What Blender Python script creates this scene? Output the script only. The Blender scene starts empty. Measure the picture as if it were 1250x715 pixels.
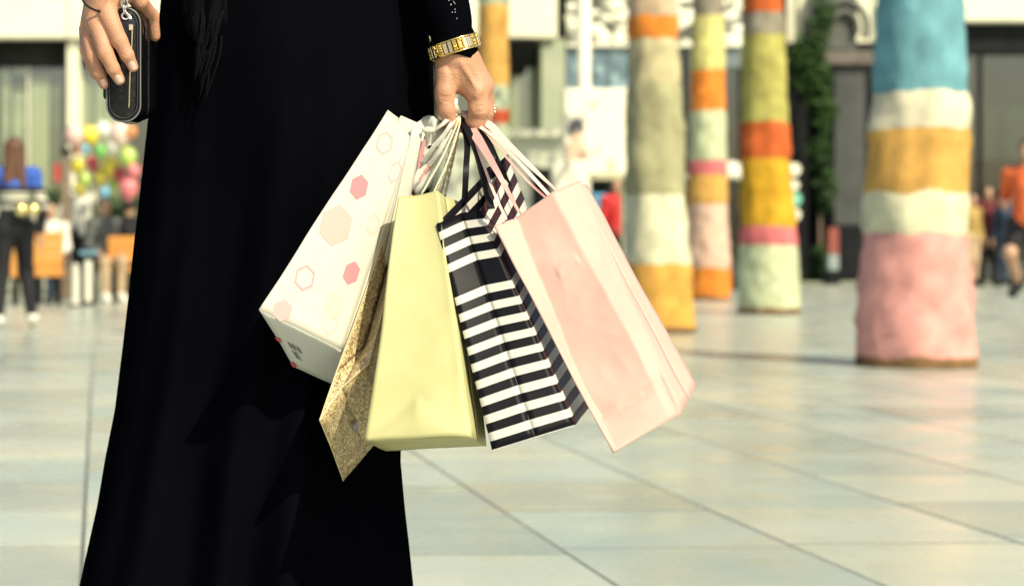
import bpy, math, random
import numpy as np
from mathutils import Vector, noise
random.seed(7); np.random.seed(7)
SC = bpy.context.scene
COL = SC.collection
R = math.radians

# ------------------------------------------------------------------ camera
H = 0.70            # lens height above the paving
F = 2600.0          # focal length in photo pixels (1250 wide)
PX, PY = 200.0, 300.0   # where the optical axis meets the picture (lens shift)
cam_d = bpy.data.cameras.new('camera')
cam = bpy.data.objects.new('camera', cam_d); COL.objects.link(cam)
cam.location = (0, 0, H); cam.rotation_euler = (R(90), 0, 0)
cam_d.sensor_width = 36.0; cam_d.lens = F/1250*36.0
cam_d.shift_x = (625-PX)/1250.0
cam_d.shift_y = (PY-357.5)/1250.0
cam_d.clip_start = 0.05; cam_d.clip_end = 500
cam_d.dof.use_dof = True; cam_d.dof.focus_distance = 2.56; cam_d.dof.aperture_fstop = 6.0
SC.camera = cam

# ------------------------------------------------------------------ light
SUN_EL, SUN_AZ = 45.0, 31.0       # azimuth: degrees to the right of straight behind the camera
w = bpy.data.worlds.new('World'); SC.world = w; w.use_nodes = True
nt = w.node_tree; nt.nodes.clear()
sky = nt.nodes.new('ShaderNodeTexSky'); sky.sky_type = 'NISHITA'; sky.sun_disc = False
sky.sun_elevation = R(SUN_EL); sky.sun_rotation = R(180-SUN_AZ)
sky.air_density = 1.0; sky.dust_density = 3.0; sky.ozone_density = 0.6
bg = nt.nodes.new('ShaderNodeBackground'); bg.inputs[1].default_value = 0.115
wo = nt.nodes.new('ShaderNodeOutputWorld')
nt.links.new(sky.outputs[0], bg.inputs[0]); nt.links.new(bg.outputs[0], wo.inputs[0])
sd = bpy.data.lights.new('sun', 'SUN'); sd.energy = 4.3; sd.angle = R(0.6); sd.color = (1.0, 0.93, 0.70)
sun = bpy.data.objects.new('sun', sd); COL.objects.link(sun)
ldir = Vector((-math.sin(R(SUN_AZ))*math.cos(R(SUN_EL)), math.cos(R(SUN_AZ))*math.cos(R(SUN_EL)), -math.sin(R(SUN_EL))))
sun.rotation_euler = ldir.to_track_quat('-Z', 'Y').to_euler(); sun.location = (3, -6, 8)
vs = SC.view_settings
vs.view_transform = 'Standard'; vs.look = 'None'; vs.gamma = 1.0; vs.use_curve_mapping = False
vs.exposure = 0.33

# ------------------------------------------------------------------ helpers
def P(px, py, d):
    return Vector(((px-PX)/F*d, d, H-(py-PY)/F*d))
def mm(d): return d/F             # metres for one photo pixel at distance d
def GD(py): return F*H/(py-PY)    # distance of a ground point
WL = {}
def reg(o, loc): WL[o.name] = Vector(loc)
def tag(o, label=None, cat=None, group=None, kind=None):
    if label: o['label'] = label
    if cat: o['category'] = cat
    if group: o['group'] = group
    if kind: o['kind'] = kind
    return o
def thing(name, loc, label, cat, group=None):
    o = bpy.data.objects.new(name, None); COL.objects.link(o)
    o.empty_display_size = 0.1
    o.location = loc; reg(o, loc); return tag(o, label, cat, group)
def mk(name, verts, faces, mat, parent=None, smooth=False, uv=None, loc=None):
    """verts in world space; the object sits at its parent's place"""
    off = WL[parent.name] if parent else (Vector(loc) if loc is not None else Vector((0,0,0)))
    me = bpy.data.meshes.new(name)
    V = np.asarray([tuple(v) for v in verts] if not isinstance(verts, np.ndarray) else verts, dtype=float) - np.array(off)
    me.from_pydata(V.tolist(), [], faces if not isinstance(faces, np.ndarray) else faces.tolist())
    if uv is not None:
        l = me.uv_layers.new(name='UVMap')
        for i, lp in enumerate(me.loops): l.data[i].uv = uv[lp.vertex_index]
    if isinstance(mat, (list, tuple)):
        for m_ in mat: me.materials.append(m_)
    elif mat: me.materials.append(mat)
    if smooth: me.polygons.foreach_set('use_smooth', [True]*len(me.polygons))
    me.update()
    o = bpy.data.objects.new(name, me); COL.objects.link(o)
    if parent: o.parent = parent
    elif loc is not None: o.location = loc
    reg(o, off)
    return o
class B:
    def __init__(s): s.v = []; s.f = []
    def add(s, v, f):
        n = len(s.v); s.v += [Vector(a) for a in v]; s.f += [tuple(i+n for i in q) for q in f]
    def box(s, x0, x1, y0, y1, z0, z1, bev=0.0):
        if bev > 0:
            b = bev; v = []; 
            for z, i in ((z0, b), (z0+b, 0), (z1-b, 0), (z1, b)):
                v += [(x0+i,y0+i,z),(x1-i,y0+i,z),(x1-i,y1-i,z),(x0+i,y1-i,z)]
            f = [(3,2,1,0),(12,13,14,15)]
            for k in range(3):
                for j in range(4): f.append((k*4+j, k*4+(j+1)%4, k*4+4+(j+1)%4, k*4+4+j))
            s.add(v, f); return s
        v = [(x0,y0,z0),(x1,y0,z0),(x1,y1,z0),(x0,y1,z0),(x0,y0,z1),(x1,y0,z1),(x1,y1,z1),(x0,y1,z1)]
        s.add(v, [(3,2,1,0),(4,5,6,7),(0,1,5,4),(1,2,6,5),(2,3,7,6),(3,0,4,7)]); return s
    def tube(s, pts, rad, n=8, cap=True):
        pts = [Vector(p) for p in pts]; m = len(pts)
        rads = rad if isinstance(rad, (list, tuple)) else [rad]*m
        prev = None; base = len(s.v)
        for i, p in enumerate(pts):
            t = (pts[min(i+1,m-1)]-pts[max(i-1,0)]).normalized()
            if prev is None:
                a = Vector((0,0,1)) if abs(t.z) < .9 else Vector((1,0,0))
                u = t.cross(a).normalized()
            else: u = (prev - t*prev.dot(t)).normalized()
            prev = u; vv = t.cross(u)
            for k in range(n):
                an = 2*math.pi*k/n
                s.v.append(p + (u*math.cos(an)+vv*math.sin(an))*rads[i])
        for i in range(m-1):
            for k in range(n):
                s.f.append((base+i*n+k, base+i*n+(k+1)%n, base+(i+1)*n+(k+1)%n, base+(i+1)*n+k))
        if cap:
            s.f.append(tuple(base+k for k in range(n))[::-1]); s.f.append(tuple(base+(m-1)*n+k for k in range(n)))
        return s
    def ribbon(s, pts, wid, side, th=0.0006):
        """flat band along pts, width vector per point"""
        pts = [Vector(p) for p in pts]; m = len(pts); base = len(s.v)
        for i, p in enumerate(pts):
            t = (pts[min(i+1,m-1)]-pts[max(i-1,0)]).normalized()
            sv = side(i/(m-1)) if callable(side) else Vector(side)
            sv = (sv - t*sv.dot(t)).normalized(); nn = t.cross(sv)*th/2
            w_ = wid(i/(m-1))/2 if callable(wid) else wid/2
            s.v += [p-sv*w_-nn, p+sv*w_-nn, p+sv*w_+nn, p-sv*w_+nn]
        for i in range(m-1):
            for k in range(4):
                s.f.append((base+i*4+k, base+i*4+(k+1)%4, base+i*4+4+(k+1)%4, base+i*4+4+k))
        s.f.append((base+3,base+2,base+1,base)); e = base+(m-1)*4; s.f.append((e,e+1,e+2,e+3))
        return s
    def ball(s, c, rx, ry=None, rz=None, nu=14, nv=9):
        ry = ry or rx; rz = rz or rx; c = Vector(c); base = len(s.v)
        s.v.append(c+Vector((0,0,-rz)))
        for j in range(1, nv):
            th = -math.pi/2+math.pi*j/nv
            for i in range(nu):
                a = 2*math.pi*i/nu
                s.v.append(c+Vector((rx*math.cos(th)*math.cos(a), ry*math.cos(th)*math.sin(a), rz*math.sin(th))))
        s.v.append(c+Vector((0,0,rz))); top = len(s.v)-1
        for i in range(nu):
            s.f.append((base, base+1+(i+1)%nu, base+1+i)); s.f.append((top, top-nu+i, top-nu+(i+1)%nu))
        for j in range(nv-2):
            for i in range(nu):
                q = base+1+j*nu
                s.f.append((q+i, q+(i+1)%nu, q+nu+(i+1)%nu, q+nu+i))
        return s
    def mk(s, name, mat, parent=None, smooth=False, loc=None): return mk(name, s.v, s.f, mat, parent, smooth, None, loc)
def bezier(pts, n=14):
    """Catmull-Rom through the points"""
    pts = [Vector(p) for p in pts]
    if len(pts) == 2: return [pts[0].lerp(pts[1], i/n) for i in range(n+1)]
    q = [pts[0]*2-pts[1]]+pts+[pts[-1]*2-pts[-2]]; out = []
    for k in range(1, len(q)-2):
        for i in range(n):
            t = i/n
            out.append(0.5*((2*q[k])+(q[k+1]-q[k-1])*t+(2*q[k-1]-5*q[k]+4*q[k+1]-q[k+2])*t*t+(3*q[k]-q[k-1]-3*q[k+1]+q[k+2])*t**3))
    out.append(pts[-1]); return out
def solid(o, th, off=0):
    m = o.modifiers.new('thickness', 'SOLIDIFY'); m.thickness = th; m.offset = off; return o
def N(p, s=1.0, seed=0.0): return noise.noise(Vector((p[0]*s+seed*3.1, p[1]*s+seed*1.7, p[2]*s-seed*2.3)))

# ---- materials
MATS = {}
def M(name, col, rough=.6, spec=.35, metal=0., var=0., vs_=4., bump=0., bs=60., sheen=0., sss=0., coat=0., col2=None, detail=4., stretch=None, rnd=0.):
    if name in MATS: return MATS[name]
    m = bpy.data.materials.new(name); m.use_nodes = True; t = m.node_tree; L = t.links.new
    b = t.nodes['Principled BSDF']; I = b.inputs
    I['Base Color'].default_value = (*col, 1); I['Roughness'].default_value = rough
    I['Specular IOR Level'].default_value = spec; I['Metallic'].default_value = metal
    if sheen: I['Sheen Weight'].default_value = sheen
    if coat: I['Coat Weight'].default_value = coat; I['Coat Roughness'].default_value = .12
    if sss: I['Subsurface Weight'].default_value = sss; I['Subsurface Radius'].default_value = (.008,.003,.0015); I['Subsurface Scale'].default_value = 1.0
    tc = t.nodes.new('ShaderNodeTexCoord'); vec = tc.outputs['Object']
    if stretch:
        mp = t.nodes.new('ShaderNodeMapping'); mp.inputs['Scale'].default_value = stretch; L(vec, mp.inputs[0]); vec = mp.outputs[0]
    if var or col2:
        n = t.nodes.new('ShaderNodeTexNoise'); n.inputs['Scale'].default_value = vs_; n.inputs['Detail'].default_value = detail; L(vec, n.inputs['Vector'])
        r = t.nodes.new('ShaderNodeMapRange'); r.inputs[1].default_value = .3; r.inputs[2].default_value = .7; L(n.outputs[0], r.inputs[0])
        mx = t.nodes.new('ShaderNodeMix'); mx.data_type = 'RGBA'
        c1 = tuple(max(0, c*(1-var)) for c in col); c2 = col2 if col2 else tuple(c*(1+var) for c in col)
        mx.inputs[6].default_value = (*c1, 1); mx.inputs[7].default_value = (*c2, 1)
        L(r.outputs[0], mx.inputs[0]); out = mx.outputs[2]
        if rnd:
            oi = t.nodes.new('ShaderNodeObjectInfo'); r2 = t.nodes.new('ShaderNodeMapRange'); r2.inputs[3].default_value = 1-rnd; r2.inputs[4].default_value = 1+rnd
            L(oi.outputs['Random'], r2.inputs[0]); vm = t.nodes.new('ShaderNodeVectorMath'); vm.operation = 'SCALE'
            L(out, vm.inputs[0]); L(r2.outputs[0], vm.inputs['Scale']); out = vm.outputs[0]
        L(out, I['Base Color'])
    if bump:
        n2 = t.nodes.new('ShaderNodeTexNoise'); n2.inputs['Scale'].default_value = bs; n2.inputs['Detail'].default_value = 3; L(vec, n2.inputs['Vector'])
        bp = t.nodes.new('ShaderNodeBump'); bp.inputs['Strength'].default_value = bump; bp.inputs['Distance'].default_value = .01
        L(n2.outputs[0], bp.inputs['Height']); L(bp.outputs[0], I['Normal'])
    MATS[name] = m; return m
def glass(name, tint=(.55,.62,.58), mix=.25, rough=.03):
    m = bpy.data.materials.new(name); m.use_nodes = True; t = m.node_tree; t.nodes.clear(); L = t.links.new
    a = t.nodes.new('ShaderNodeBsdfTransparent'); a.inputs[0].default_value = (*tint,1)
    g = t.nodes.new('ShaderNodeBsdfGlossy'); g.inputs[0].default_value = (.9,.95,.95,1); g.inputs[1].default_value = rough
    x = t.nodes.new('ShaderNodeMixShader'); x.inputs[0].default_value = mix
    o = t.nodes.new('ShaderNodeOutputMaterial'); L(a.outputs[0], x.inputs[1]); L(g.outputs[0], x.inputs[2]); L(x.outputs[0], o.inputs[0]); return m

# ---- implicit surfaces (smooth union of tapered limbs, meshed with surface nets)
def seg(a, b, ra, rb, k=.01):
    return ('c', np.array(a, float), np.array(b, float), ra, rb, k)
def ell(c, r, k=.01): return ('e', np.array(c, float), np.array(r, float), 0, 0, k)
def field(prims, Pn, grow=0.0):
    d = None
    for p in prims:
        if p[0] == 'c':
            _, a, b, ra, rb, k = p; ab = b-a; L2 = max(ab.dot(ab), 1e-12)
            t = np.clip(((Pn-a)@ab)/L2, 0, 1)
            q = np.linalg.norm(Pn-a-t[...,None]*ab, axis=-1)-(ra+(rb-ra)*t)
        else:
            _, c, r, _, _, k = p
            e = (Pn-c)/r; l = np.linalg.norm(e, axis=-1); g = np.linalg.norm(e/r, axis=-1)
            q = l*(l-1)/np.maximum(g, 1e-6)
        q = q-grow
        if d is None: d = q
        else:
            h = np.clip(.5+.5*(d-q)/k, 0, 1); d = d+(q-d)*h-k*h*(1-h)
    return d
def nets(prims, res, grow=0.0, clip=None, grooves=()):
    lo = np.full(3, 1e9); hi = -lo
    for p in prims:
        if p[0] == 'c':
            r = max(p[3], p[4]); lo = np.minimum(lo, np.minimum(p[1], p[2])-r); hi = np.maximum(hi, np.maximum(p[1], p[2])+r)
        else: lo = np.minimum(lo, p[1]-p[2]); hi = np.maximum(hi, p[1]+p[2])
    lo = lo-grow-2.5*res; hi = hi+grow+2.5*res
    n = np.ceil((hi-lo)/res).astype(int)+1
    ax = [lo[i]+np.arange(n[i])*res for i in range(3)]
    G = np.stack(np.meshgrid(*ax, indexing='ij'), -1)
    D = field(prims, G, grow)
    for a, b, wd, dp in grooves:
        ab = b-a; t = np.clip(((G-a)@ab)/ab.dot(ab), 0, 1); q = np.linalg.norm(G-a-t[...,None]*ab, axis=-1); D = D+dp*np.exp(-(q/wd)**2)
    if clip is not None: D = np.maximum(D, clip(G))
    S = D < 0
    nx, ny, nz = n-1
    acc = np.zeros((nx,ny,nz,3)); cnt = np.zeros((nx,ny,nz))
    cor = [(i,j,k) for i in (0,1) for j in (0,1) for k in (0,1)]
    sl = lambda A, c: A[c[0]:c[0]+nx, c[1]:c[1]+ny, c[2]:c[2]+nz]
    for a in range(8):
        for b in range(a+1, 8):
            ca, cb = cor[a], cor[b]
            if sum(abs(x-y) for x, y in zip(ca, cb)) != 1: continue
            da, db = sl(D, ca), sl(D, cb); m_ = sl(S, ca) != sl(S, cb)
            t = np.where(m_, da/np.where(m_, da-db, 1), 0)
            pa = np.array(ca, float); pb = np.array(cb, float)
            acc += np.where(m_[...,None], pa+t[...,None]*(pb-pa), 0); cnt += m_
    act = cnt > 0; idx = -np.ones((nx,ny,nz), int); idx[act] = np.arange(act.sum())
    base = np.stack(np.nonzero(act), -1)
    V = lo+(base+acc[act]/cnt[act][:,None])*res
    Fs = []
    for axis in range(3):
        u, v = [(1,2),(2,0),(0,1)][axis]
        s0 = [slice(None)]*3; s1 = [slice(None)]*3
        s0[axis] = slice(0,-1); s1[axis] = slice(1,None)
        for q in (u, v): s0[q] = slice(1,-1); s1[q] = slice(1,-1)
        A, Bq = S[tuple(s0)], S[tuple(s1)]; ch = A != Bq
        c = np.stack(np.nonzero(ch), -1); c[:,u] += 1; c[:,v] += 1
        def at(du, dv):
            e = c.copy(); e[:,u] += du; e[:,v] += dv; return idx[e[:,0], e[:,1], e[:,2]]
        q = np.stack([at(-1,-1), at(0,-1), at(0,0), at(-1,0)], -1)
        inside = A[ch]; q[~inside] = q[~inside][:, ::-1]
        Fs.append(q)
    Fq = np.concatenate(Fs); Fq = Fq[(Fq >= 0).all(1)]
    return V, Fq
def nets_obj(name, prims, res, mat, parent, grow=0, clip=None):
    V, Fq = nets(prims, res, grow, clip); return mk(name, V, Fq, mat, parent, True)

# ================================================================== setting: paving
def stone_mat(name, tiles):
    m = bpy.data.materials.new(name); m.use_nodes = True; t = m.node_tree; L = t.links.new; b = t.nodes['Principled BSDF']
    tc = t.nodes.new('ShaderNodeTexCoord'); geo = t.nodes.new('ShaderNodeNewGeometry')
    mp = t.nodes.new('ShaderNodeMapping'); mp.inputs['Scale'].default_value = (1,1,1); L(geo.outputs['Position'], mp.inputs[0])
    n1 = t.nodes.new('ShaderNodeTexNoise'); n1.inputs['Scale'].default_value = 1.3; n1.inputs['Detail'].default_value = 5; L(mp.outputs[0], n1.inputs['Vector'])
    n2 = t.nodes.new('ShaderNodeTexNoise'); n2.inputs['Scale'].default_value = 160; n2.inputs['Detail'].default_value = 3; L(mp.outputs[0], n2.inputs['Vector'])
    cr = t.nodes.new('ShaderNodeValToRGB'); cr.color_ramp.elements[0].position = .3; cr.color_ramp.elements[1].position = .72
    cr.color_ramp.elements[0].color = (.37,.42,.37,1); cr.color_ramp.elements[1].color = (.52,.53,.43,1); L(n1.outputs[0], cr.inputs[0])
    sp = t.nodes.new('ShaderNodeMapRange'); sp.inputs[1].default_value = .35; sp.inputs[2].default_value = .7; sp.inputs[3].default_value = .88; sp.inputs[4].default_value = 1.08; L(n2.outputs[0], sp.inputs[0])
    v1 = t.nodes.new('ShaderNodeVectorMath'); v1.operation = 'SCALE'; L(cr.outputs[0], v1.inputs[0]); L(sp.outputs[0], v1.inputs['Scale']); out = v1.outputs[0]
    if tiles:
        mp2 = t.nodes.new('ShaderNodeMapping'); mp2.inputs['Rotation'].default_value = (0,0,R(-1.76)); L(geo.outputs['Position'], mp2.inputs[0])
        br = t.nodes.new('ShaderNodeTexBrick'); br.inputs['Scale'].default_value = 1; br.inputs['Brick Width'].default_value = .5525; br.inputs['Row Height'].default_value = .69
        br.inputs['Mortar Size'].default_value = .004; br.offset = .0; br.inputs['Color1'].default_value = (.88,.90,.92,1); br.inputs['Color2'].default_value = (1.06,1.04,1.0,1); br.inputs['Mortar'].default_value = (.5,.5,.48,1)
        L(mp2.outputs[0], br.inputs[0])
        v2 = t.nodes.new('ShaderNodeVectorMath'); v2.operation = 'MULTIPLY'; L(out, v2.inputs[0]); L(br.outputs[0], v2.inputs[1]); out = v2.outputs[0]
    else:
        oi = t.nodes.new('ShaderNodeObjectInfo')
        cr2 = t.nodes.new('ShaderNodeValToRGB'); e = cr2.color_ramp.elements
        e[0].color = (.68,.76,.79,1); e[1].color = (1.08,1.05,.98,1)
        for pos, c in ((.2,(.86,.82,.75,1)),(.4,(.86,.93,.95,1)),(.7,(1.0,1.0,.98,1))):
            q = e.new(pos); q.color = c
        L(oi.outputs['Random'], cr2.inputs[0])
        v2 = t.nodes.new('ShaderNodeVectorMath'); v2.operation = 'MULTIPLY'; L(out, v2.inputs[0]); L(cr2.outputs[0], v2.inputs[1]); out = v2.outputs[0]
    L(out, b.inputs['Base Color'])
    n3 = t.nodes.new('ShaderNodeTexNoise'); n3.inputs['Scale'].default_value = 3.5; n3.inputs['Detail'].default_value = 6; L(mp.outputs[0], n3.inputs['Vector'])
    rr = t.nodes.new('ShaderNodeMapRange'); rr.inputs[1].default_value = .3; rr.inputs[2].default_value = .7; rr.inputs[3].default_value = .18; rr.inputs[4].default_value = .38; L(n3.outputs[0], rr.inputs[0]); L(rr.outputs[0], b.inputs['Roughness'])
    b.inputs['Specular IOR Level'].default_value = .42
    bp = t.nodes.new('ShaderNodeBump'); bp.inputs['Strength'].default_value = .05; bp.inputs['Distance'].default_value = .004; L(n2.outputs[0], bp.inputs['Height']); L(bp.outputs[0], b.inputs['Normal'])
    return m
slab_m = stone_mat('polished_stone_slab', False); far_m = stone_mat('polished_stone_far', True)
ground = mk('ground', [(-60,-12,-.006),(60,-12,-.006),(60,90,-.006),(-60,90,-.006)], [(0,1,2,3)], far_m)
tag(ground, 'pale polished stone plaza paving', kind='structure')
PITCH, RP = .5525, .69
def slab_mesh():
    b = B(); g = .005
    x0, x1, y0, y1 = g, PITCH-g, g*1.9, RP-g*1.9; bv = .0008
    v = [(x0,y0,-.03),(x1,y0,-.03),(x1,y1,-.03),(x0,y1,-.03),(x0,y0,-bv),(x1,y0,-bv),(x1,y1,-bv),(x0,y1,-bv),(x0+bv,y0+bv,0),(x1-bv,y0+bv,0),(x1-bv,y1-bv,0),(x0+bv,y1-bv,0)]
    f = [(8,9,10,11)]
    for k in (0,4):
        for j in range(4): f.append((k+j,k+(j+1)%4,k+4+(j+1)%4,k+4+j))
    me = bpy.data.meshes.new('paving_slab'); me.from_pydata(v, [], f); me.materials.append(slab_m); return me
mk('mortar_bed', [(-2.2,2.9,-.0012),(8.2,2.9,-.0012),(8.2,14.1,-.0012),(-2.2,14.1,-.0012)], [(0,1,2,3)], M('joint_mortar',(.13,.135,.12),.9,var=.3,vs_=20), ground)
sm = slab_mesh(); YAW = math.atan(80/2600)
first = {-1:4.55, 0:4.83, 1:4.95, 2:5.02}
rs = random.Random(3)
for k in range(-4, 13):
    st = first.get(k, 4.6+.69*rs.random())
    for r in range(-4, 16):
        y = st+r*RP
        if y < 3.0 or y > 14.2: continue
        x = .376+PITCH*k-(y-4.55)*math.tan(YAW)
        if x+PITCH < -260/F*(y+RP)-.15 or x > 1090/F*(y+RP)+.3: continue
        o = bpy.data.objects.new('paving_slab', sm); COL.objects.link(o); o.parent = ground
        o.location = (x, y, rs.uniform(-.0003,.0003)); o.rotation_euler = (rs.uniform(-.0008,.0008), rs.uniform(-.0008,.0008), YAW)

# ================================================================== buildings
cream = M('cream_render', (.80,.775,.56), .7, var=.06, vs_=1.5)
offw = M('off_white_panel', (.80,.78,.57), .45, var=.05, vs_=2)
greyg = M('grey_green_cladding', (.34,.37,.25), .6, var=.12, vs_=2)
dark = M('dark_metal', (.010,.011,.012), .5, .12, var=.3, vs_=3)
darkw = M('dark_interior', (.025,.027,.024), .9, .1, var=.4, vs_=2)
paleint = M('pale_display', (.78,.78,.60), .7, var=.2, vs_=3)
blueg = M('blue_grey_tile', (.16,.24,.28), .5, var=.35, vs_=6)
greyc = M('grey_column_stone', (.06,.064,.06), .7, var=.2, vs_=3)
white = M('white_paint', (.82,.80,.62), .4, var=.03, vs_=3)
brownp = M('brown_post_paint', (.20,.15,.10), .6, var=.2, vs_=6)
orangep = M('orange_panel', (.66,.29,.06), .55, var=.1, vs_=4)
gl = glass('shop_glass', (.86,.90,.84), .16)
gl2 = glass('dark_shop_glass', (.5,.55,.5), .12, .05)
def pbox(name, mat, x0, x1, y0, y1, d, dep, parent, bev=.0):
    a = P(x0, y1, d); c = P(x1, y0, d)
    return B().box(a.x, c.x, d, d+dep, max(a.z,0.0), c.z, bev).mk(name, mat, parent)
def base(x, d): return ((x-PX)/F*d, d, 0)

# --- cream shop row across the left and middle
D1 = 36.0
A = thing('shop_building', base(270, D1), 'cream shop building with wide white fascia behind the balloon seller', 'building')
pbox('wall', darkw, -150, 690, -90, 352, D1+2.6, .3, A)
pbox('roof_slab', cream, -150, 692, -110, -60, D1-.3, 3.2, A)
fx = [-150, 82, 250, 420, 540, 620.5, 681]
for i in range(len(fx)-1): pbox('fascia_panel', offw, fx[i]+.6, fx[i+1]-.6, -60, 47, D1-.35, .35, A, .02)
for x0, x1 in ((82,97),(250,266),(420,436),(540,552)): pbox('pillar', cream, x0, x1, 47.5, 351, D1-.2, .5, A, .02)
pbox('pillar', greyg, 661, 690, 47.5, 350, D1-.2, .6, A, .02)
for x0, x1 in ((-150,82),(97,250),(266,420),(436,540),(552,661)):
    w0 = pbox('shop_window', gl, x0+2, x1-2, 66, 334, D1+.25, .02, A)
    n = max(2, int((x1-x0)/45))
    for j in range(n+1):
        xx = x0+1+(x1-x0-4)*j/n; pbox('mullion', brownp if j % 2 else cream, xx, xx+2.2, 60, 336, D1+.18, .06, w0)
    pbox('transom', darkw, x0, x1, 48, 82, D1+.15, .1, w0)
    pbox('window_sill', greyg, x0, x1, 334, 350, D1+.0, .4, w0, .01)
# things on display behind the glass
for i, (x0, x1, y0, y1, m_) in enumerate(((2,12,88,200,paleint),(16,33,112,205,paleint),(38,60,96,210,offw),(63,74,104,200,paleint),(100,112,96,190,offw),(116,128,86,190,paleint),(130,150,100,200,paleint),(622,640,62,180,offw),(642,652,72,180,paleint))):
    t = thing('display_panel', (P((x0+x1)/2,300,D1+.3).x, D1+.3, 0), f'pale hanging display panel behind shop glass, {["at the far left edge","under the globe lamp","right of the globe lamp","next to the left pillar","right of the white pillar","above the balloons","beside the black clutch","right of the ochre banded trunk","beside the grey green pillar"][i]}', 'display panel', 'display panels in the shop windows')
    a = P(x0, y1, D1+.3); c = P(x1, y0, D1+.3); b = B(); nn = 9
    for j in range(nn):
        u0 = a.x+(c.x-a.x)*j/nn; u1 = a.x+(c.x-a.x)*(j+1)/nn; o_ = .04*(j % 2)
        b.box(u0, u1, D1+.3+o_, D1+.35+o_, .02, c.z)
    b.mk('panel_fold', m_, t); B().box(a.x-.02, c.x+.02, D1+.29, D1+.4, c.z, c.z+.05).mk('top_rail', brownp, t)
for i, (x, y, r_) in enumerate(((26,84,8),(25,108,7))):
    p = P(x, y, D1+.9); t = thing('globe_lamp', (p.x, p.y, p.z), ['white globe lamp hanging high in the left shop window','lower white globe lamp in the left shop window'][i], 'lamp')
    B().ball(p, r_*mm(D1)).mk('globe', white, t, True); B().tube([p+Vector((0,0,r_*mm(D1)*.9)), (p.x,p.y,4.3)], .012, 6).mk('cord', dark, t)
# awning wedge in the bay beside the ochre trunk
p0, p1, p2, p3 = P(620,49,D1-.9), P(658,49,D1-.9), P(640,92,D1-.2), P(620,88,D1-.2)
aw = thing('awning', P(638,60,D1-.5), 'dark wedge shaped awning below the white fascia', 'awning')
o = mk('canopy', [p0,p1,p2,p3,p0+Vector((0,.5,0)),p1+Vector((0,.5,0)),p2+Vector((0,.3,0)),p3+Vector((0,.3,0))], [(0,1,2,3),(7,6,5,4),(0,4,5,1),(1,5,6,2),(2,6,7,3),(3,7,4,0)], dark, aw)
# pale kiosk counter
K = thing('kiosk_counter', base(640,33), 'pale long kiosk counter behind the striped bag', 'counter')
pbox('front', M('pale_counter',(.60,.62,.46),.5,var=.06,vs_=2), 540, 690, 168, 352, 33, 1.0, K, .02); pbox('counter_top', offw, 536, 694, 158, 167.5, 32.8, 1.3, K, .02)
pbox('dark_recess', dark, 650, 689, 205, 300, 32.97, .05, K)

# --- middle building with the white screen and the blue tiles
D2 = 38.0
Bd = thing('screen_building', base(800, D2), 'dark glazed building with white openwork screen above blue tiles', 'building')
pbox('wall', darkw, 692, 960, -100, 350, D2+1.2, .3, Bd)
pbox('upper_wall', M('screen_back',(.30,.31,.26),.7,var=.2,vs_=2), 692, 905, -100, 56, D2+.2, .4, Bd)
scr = pbox('screen_rail', white, 692, 905, 53, 57, D2-.2, .15, Bd)
rr = random.Random(5); b = B()
for i in range(130):
    x = rr.uniform(694, 903); y = rr.uniform(-40, 52); q = P(x, y, D2-.1); s = rr.uniform(.06,.17)
    b.ball(q, s, .03, s*rr.uniform(.5,1), 8, 5)
o = b.mk('openwork_screen', white, Bd, True); o['kind'] = 'stuff'
pbox('blue_tile_field', blueg, 691, 766, 57.5, 112, D2-.05, .25, Bd)
for j in range(5):
    for k in range(8):
        if rr.random() < .75: pbox('blue_tile', blueg if rr.random() < .6 else M('pale_blue_tile',(.30,.42,.44),.4,var=.2), 691.5+k*9.2, 699.9+k*9.2, 59+j*10.4, 68.6+j*10.4, D2-.08-.03*rr.random(), .03, Bd)
pbox('grey_panel', M('slate_panel',(.15,.18,.18),.5,var=.1), 884, 958, 40, 84, D2-.1, .3, Bd, .02)
for x0, x1 in ((772,800),(803,836),(839,868),(871,903)): 
    w0 = pbox('window_pane', gl2, x0, x1, 60, 338, D2, .02, Bd); pbox('mullion', dark, x1, x1+3, 57.5, 346, D2-.06, .1, w0)
pbox('plinth', dark, 692, 905, 338.5, 350, D2-.1, .5, Bd)
pole = thing('white_pole', base(713,34), 'slim white pole in front of the blue tiles', 'pole')
pp = Vector(base(713,34))
B().tube([pp, pp+Vector((0,0,5.4))], .105, 12).mk('shaft', white, pole, True); B().tube([pp, pp+Vector((0,0,.12))], .2, 12).mk('base_flange', white, pole, True)
# billboard with a portrait print
bb = thing('billboard', base(729,26.8), 'white billboard with a faint portrait print beside the beige trunk', 'billboard')
bp_ = pbox('board', white, 690, 768, 108, 214, 26.8, .15, bb, .02)
def flat(name, pts, d, mat, parent): return mk(name, [P(x,y,d) for x,y in pts], [tuple(range(len(pts)))], mat, parent)
flat('printed_hair', [(695,168),(693,155),(698,145),(706,143),(712,148),(713,160),(708,166),(703,158),(699,170)], 26.795, M('print_dark',(.10,.10,.11),.6), bp_)
flat('printed_figure', [(691,208),(693,180),(698,168),(704,160),(710,164),(712,178),(716,196),(717,208)], 26.79, M('print_peach',(.74,.50,.33),.6,var=.1,vs_=8), bp_)
flat('printed_figure', [(741,208),(743,196),(747,192),(750,200),(751,208)], 26.79, MATS['print_peach'], bp_)
for x in (697, 761): pbox('post', greyg, x-1.5, x+1.5, 214.5, 369, 26.85, .08, bb)
pbox('lower_rail', M('rail_tan',(.5,.45,.28),.5), 690, 768, 214.2, 219, 26.77, .2, bb)
sb = thing('sign_box', base(698,26.2), 'small blank white sign box below the billboard', 'sign')
pbox('panel', white, 676, 719, 196, 238, 26.2, .2, sb, .03)
for x in (684, 711): pbox('leg', dark, x-1.5, x+1.5, 238.5, 371, 26.25, .06, sb)
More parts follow.
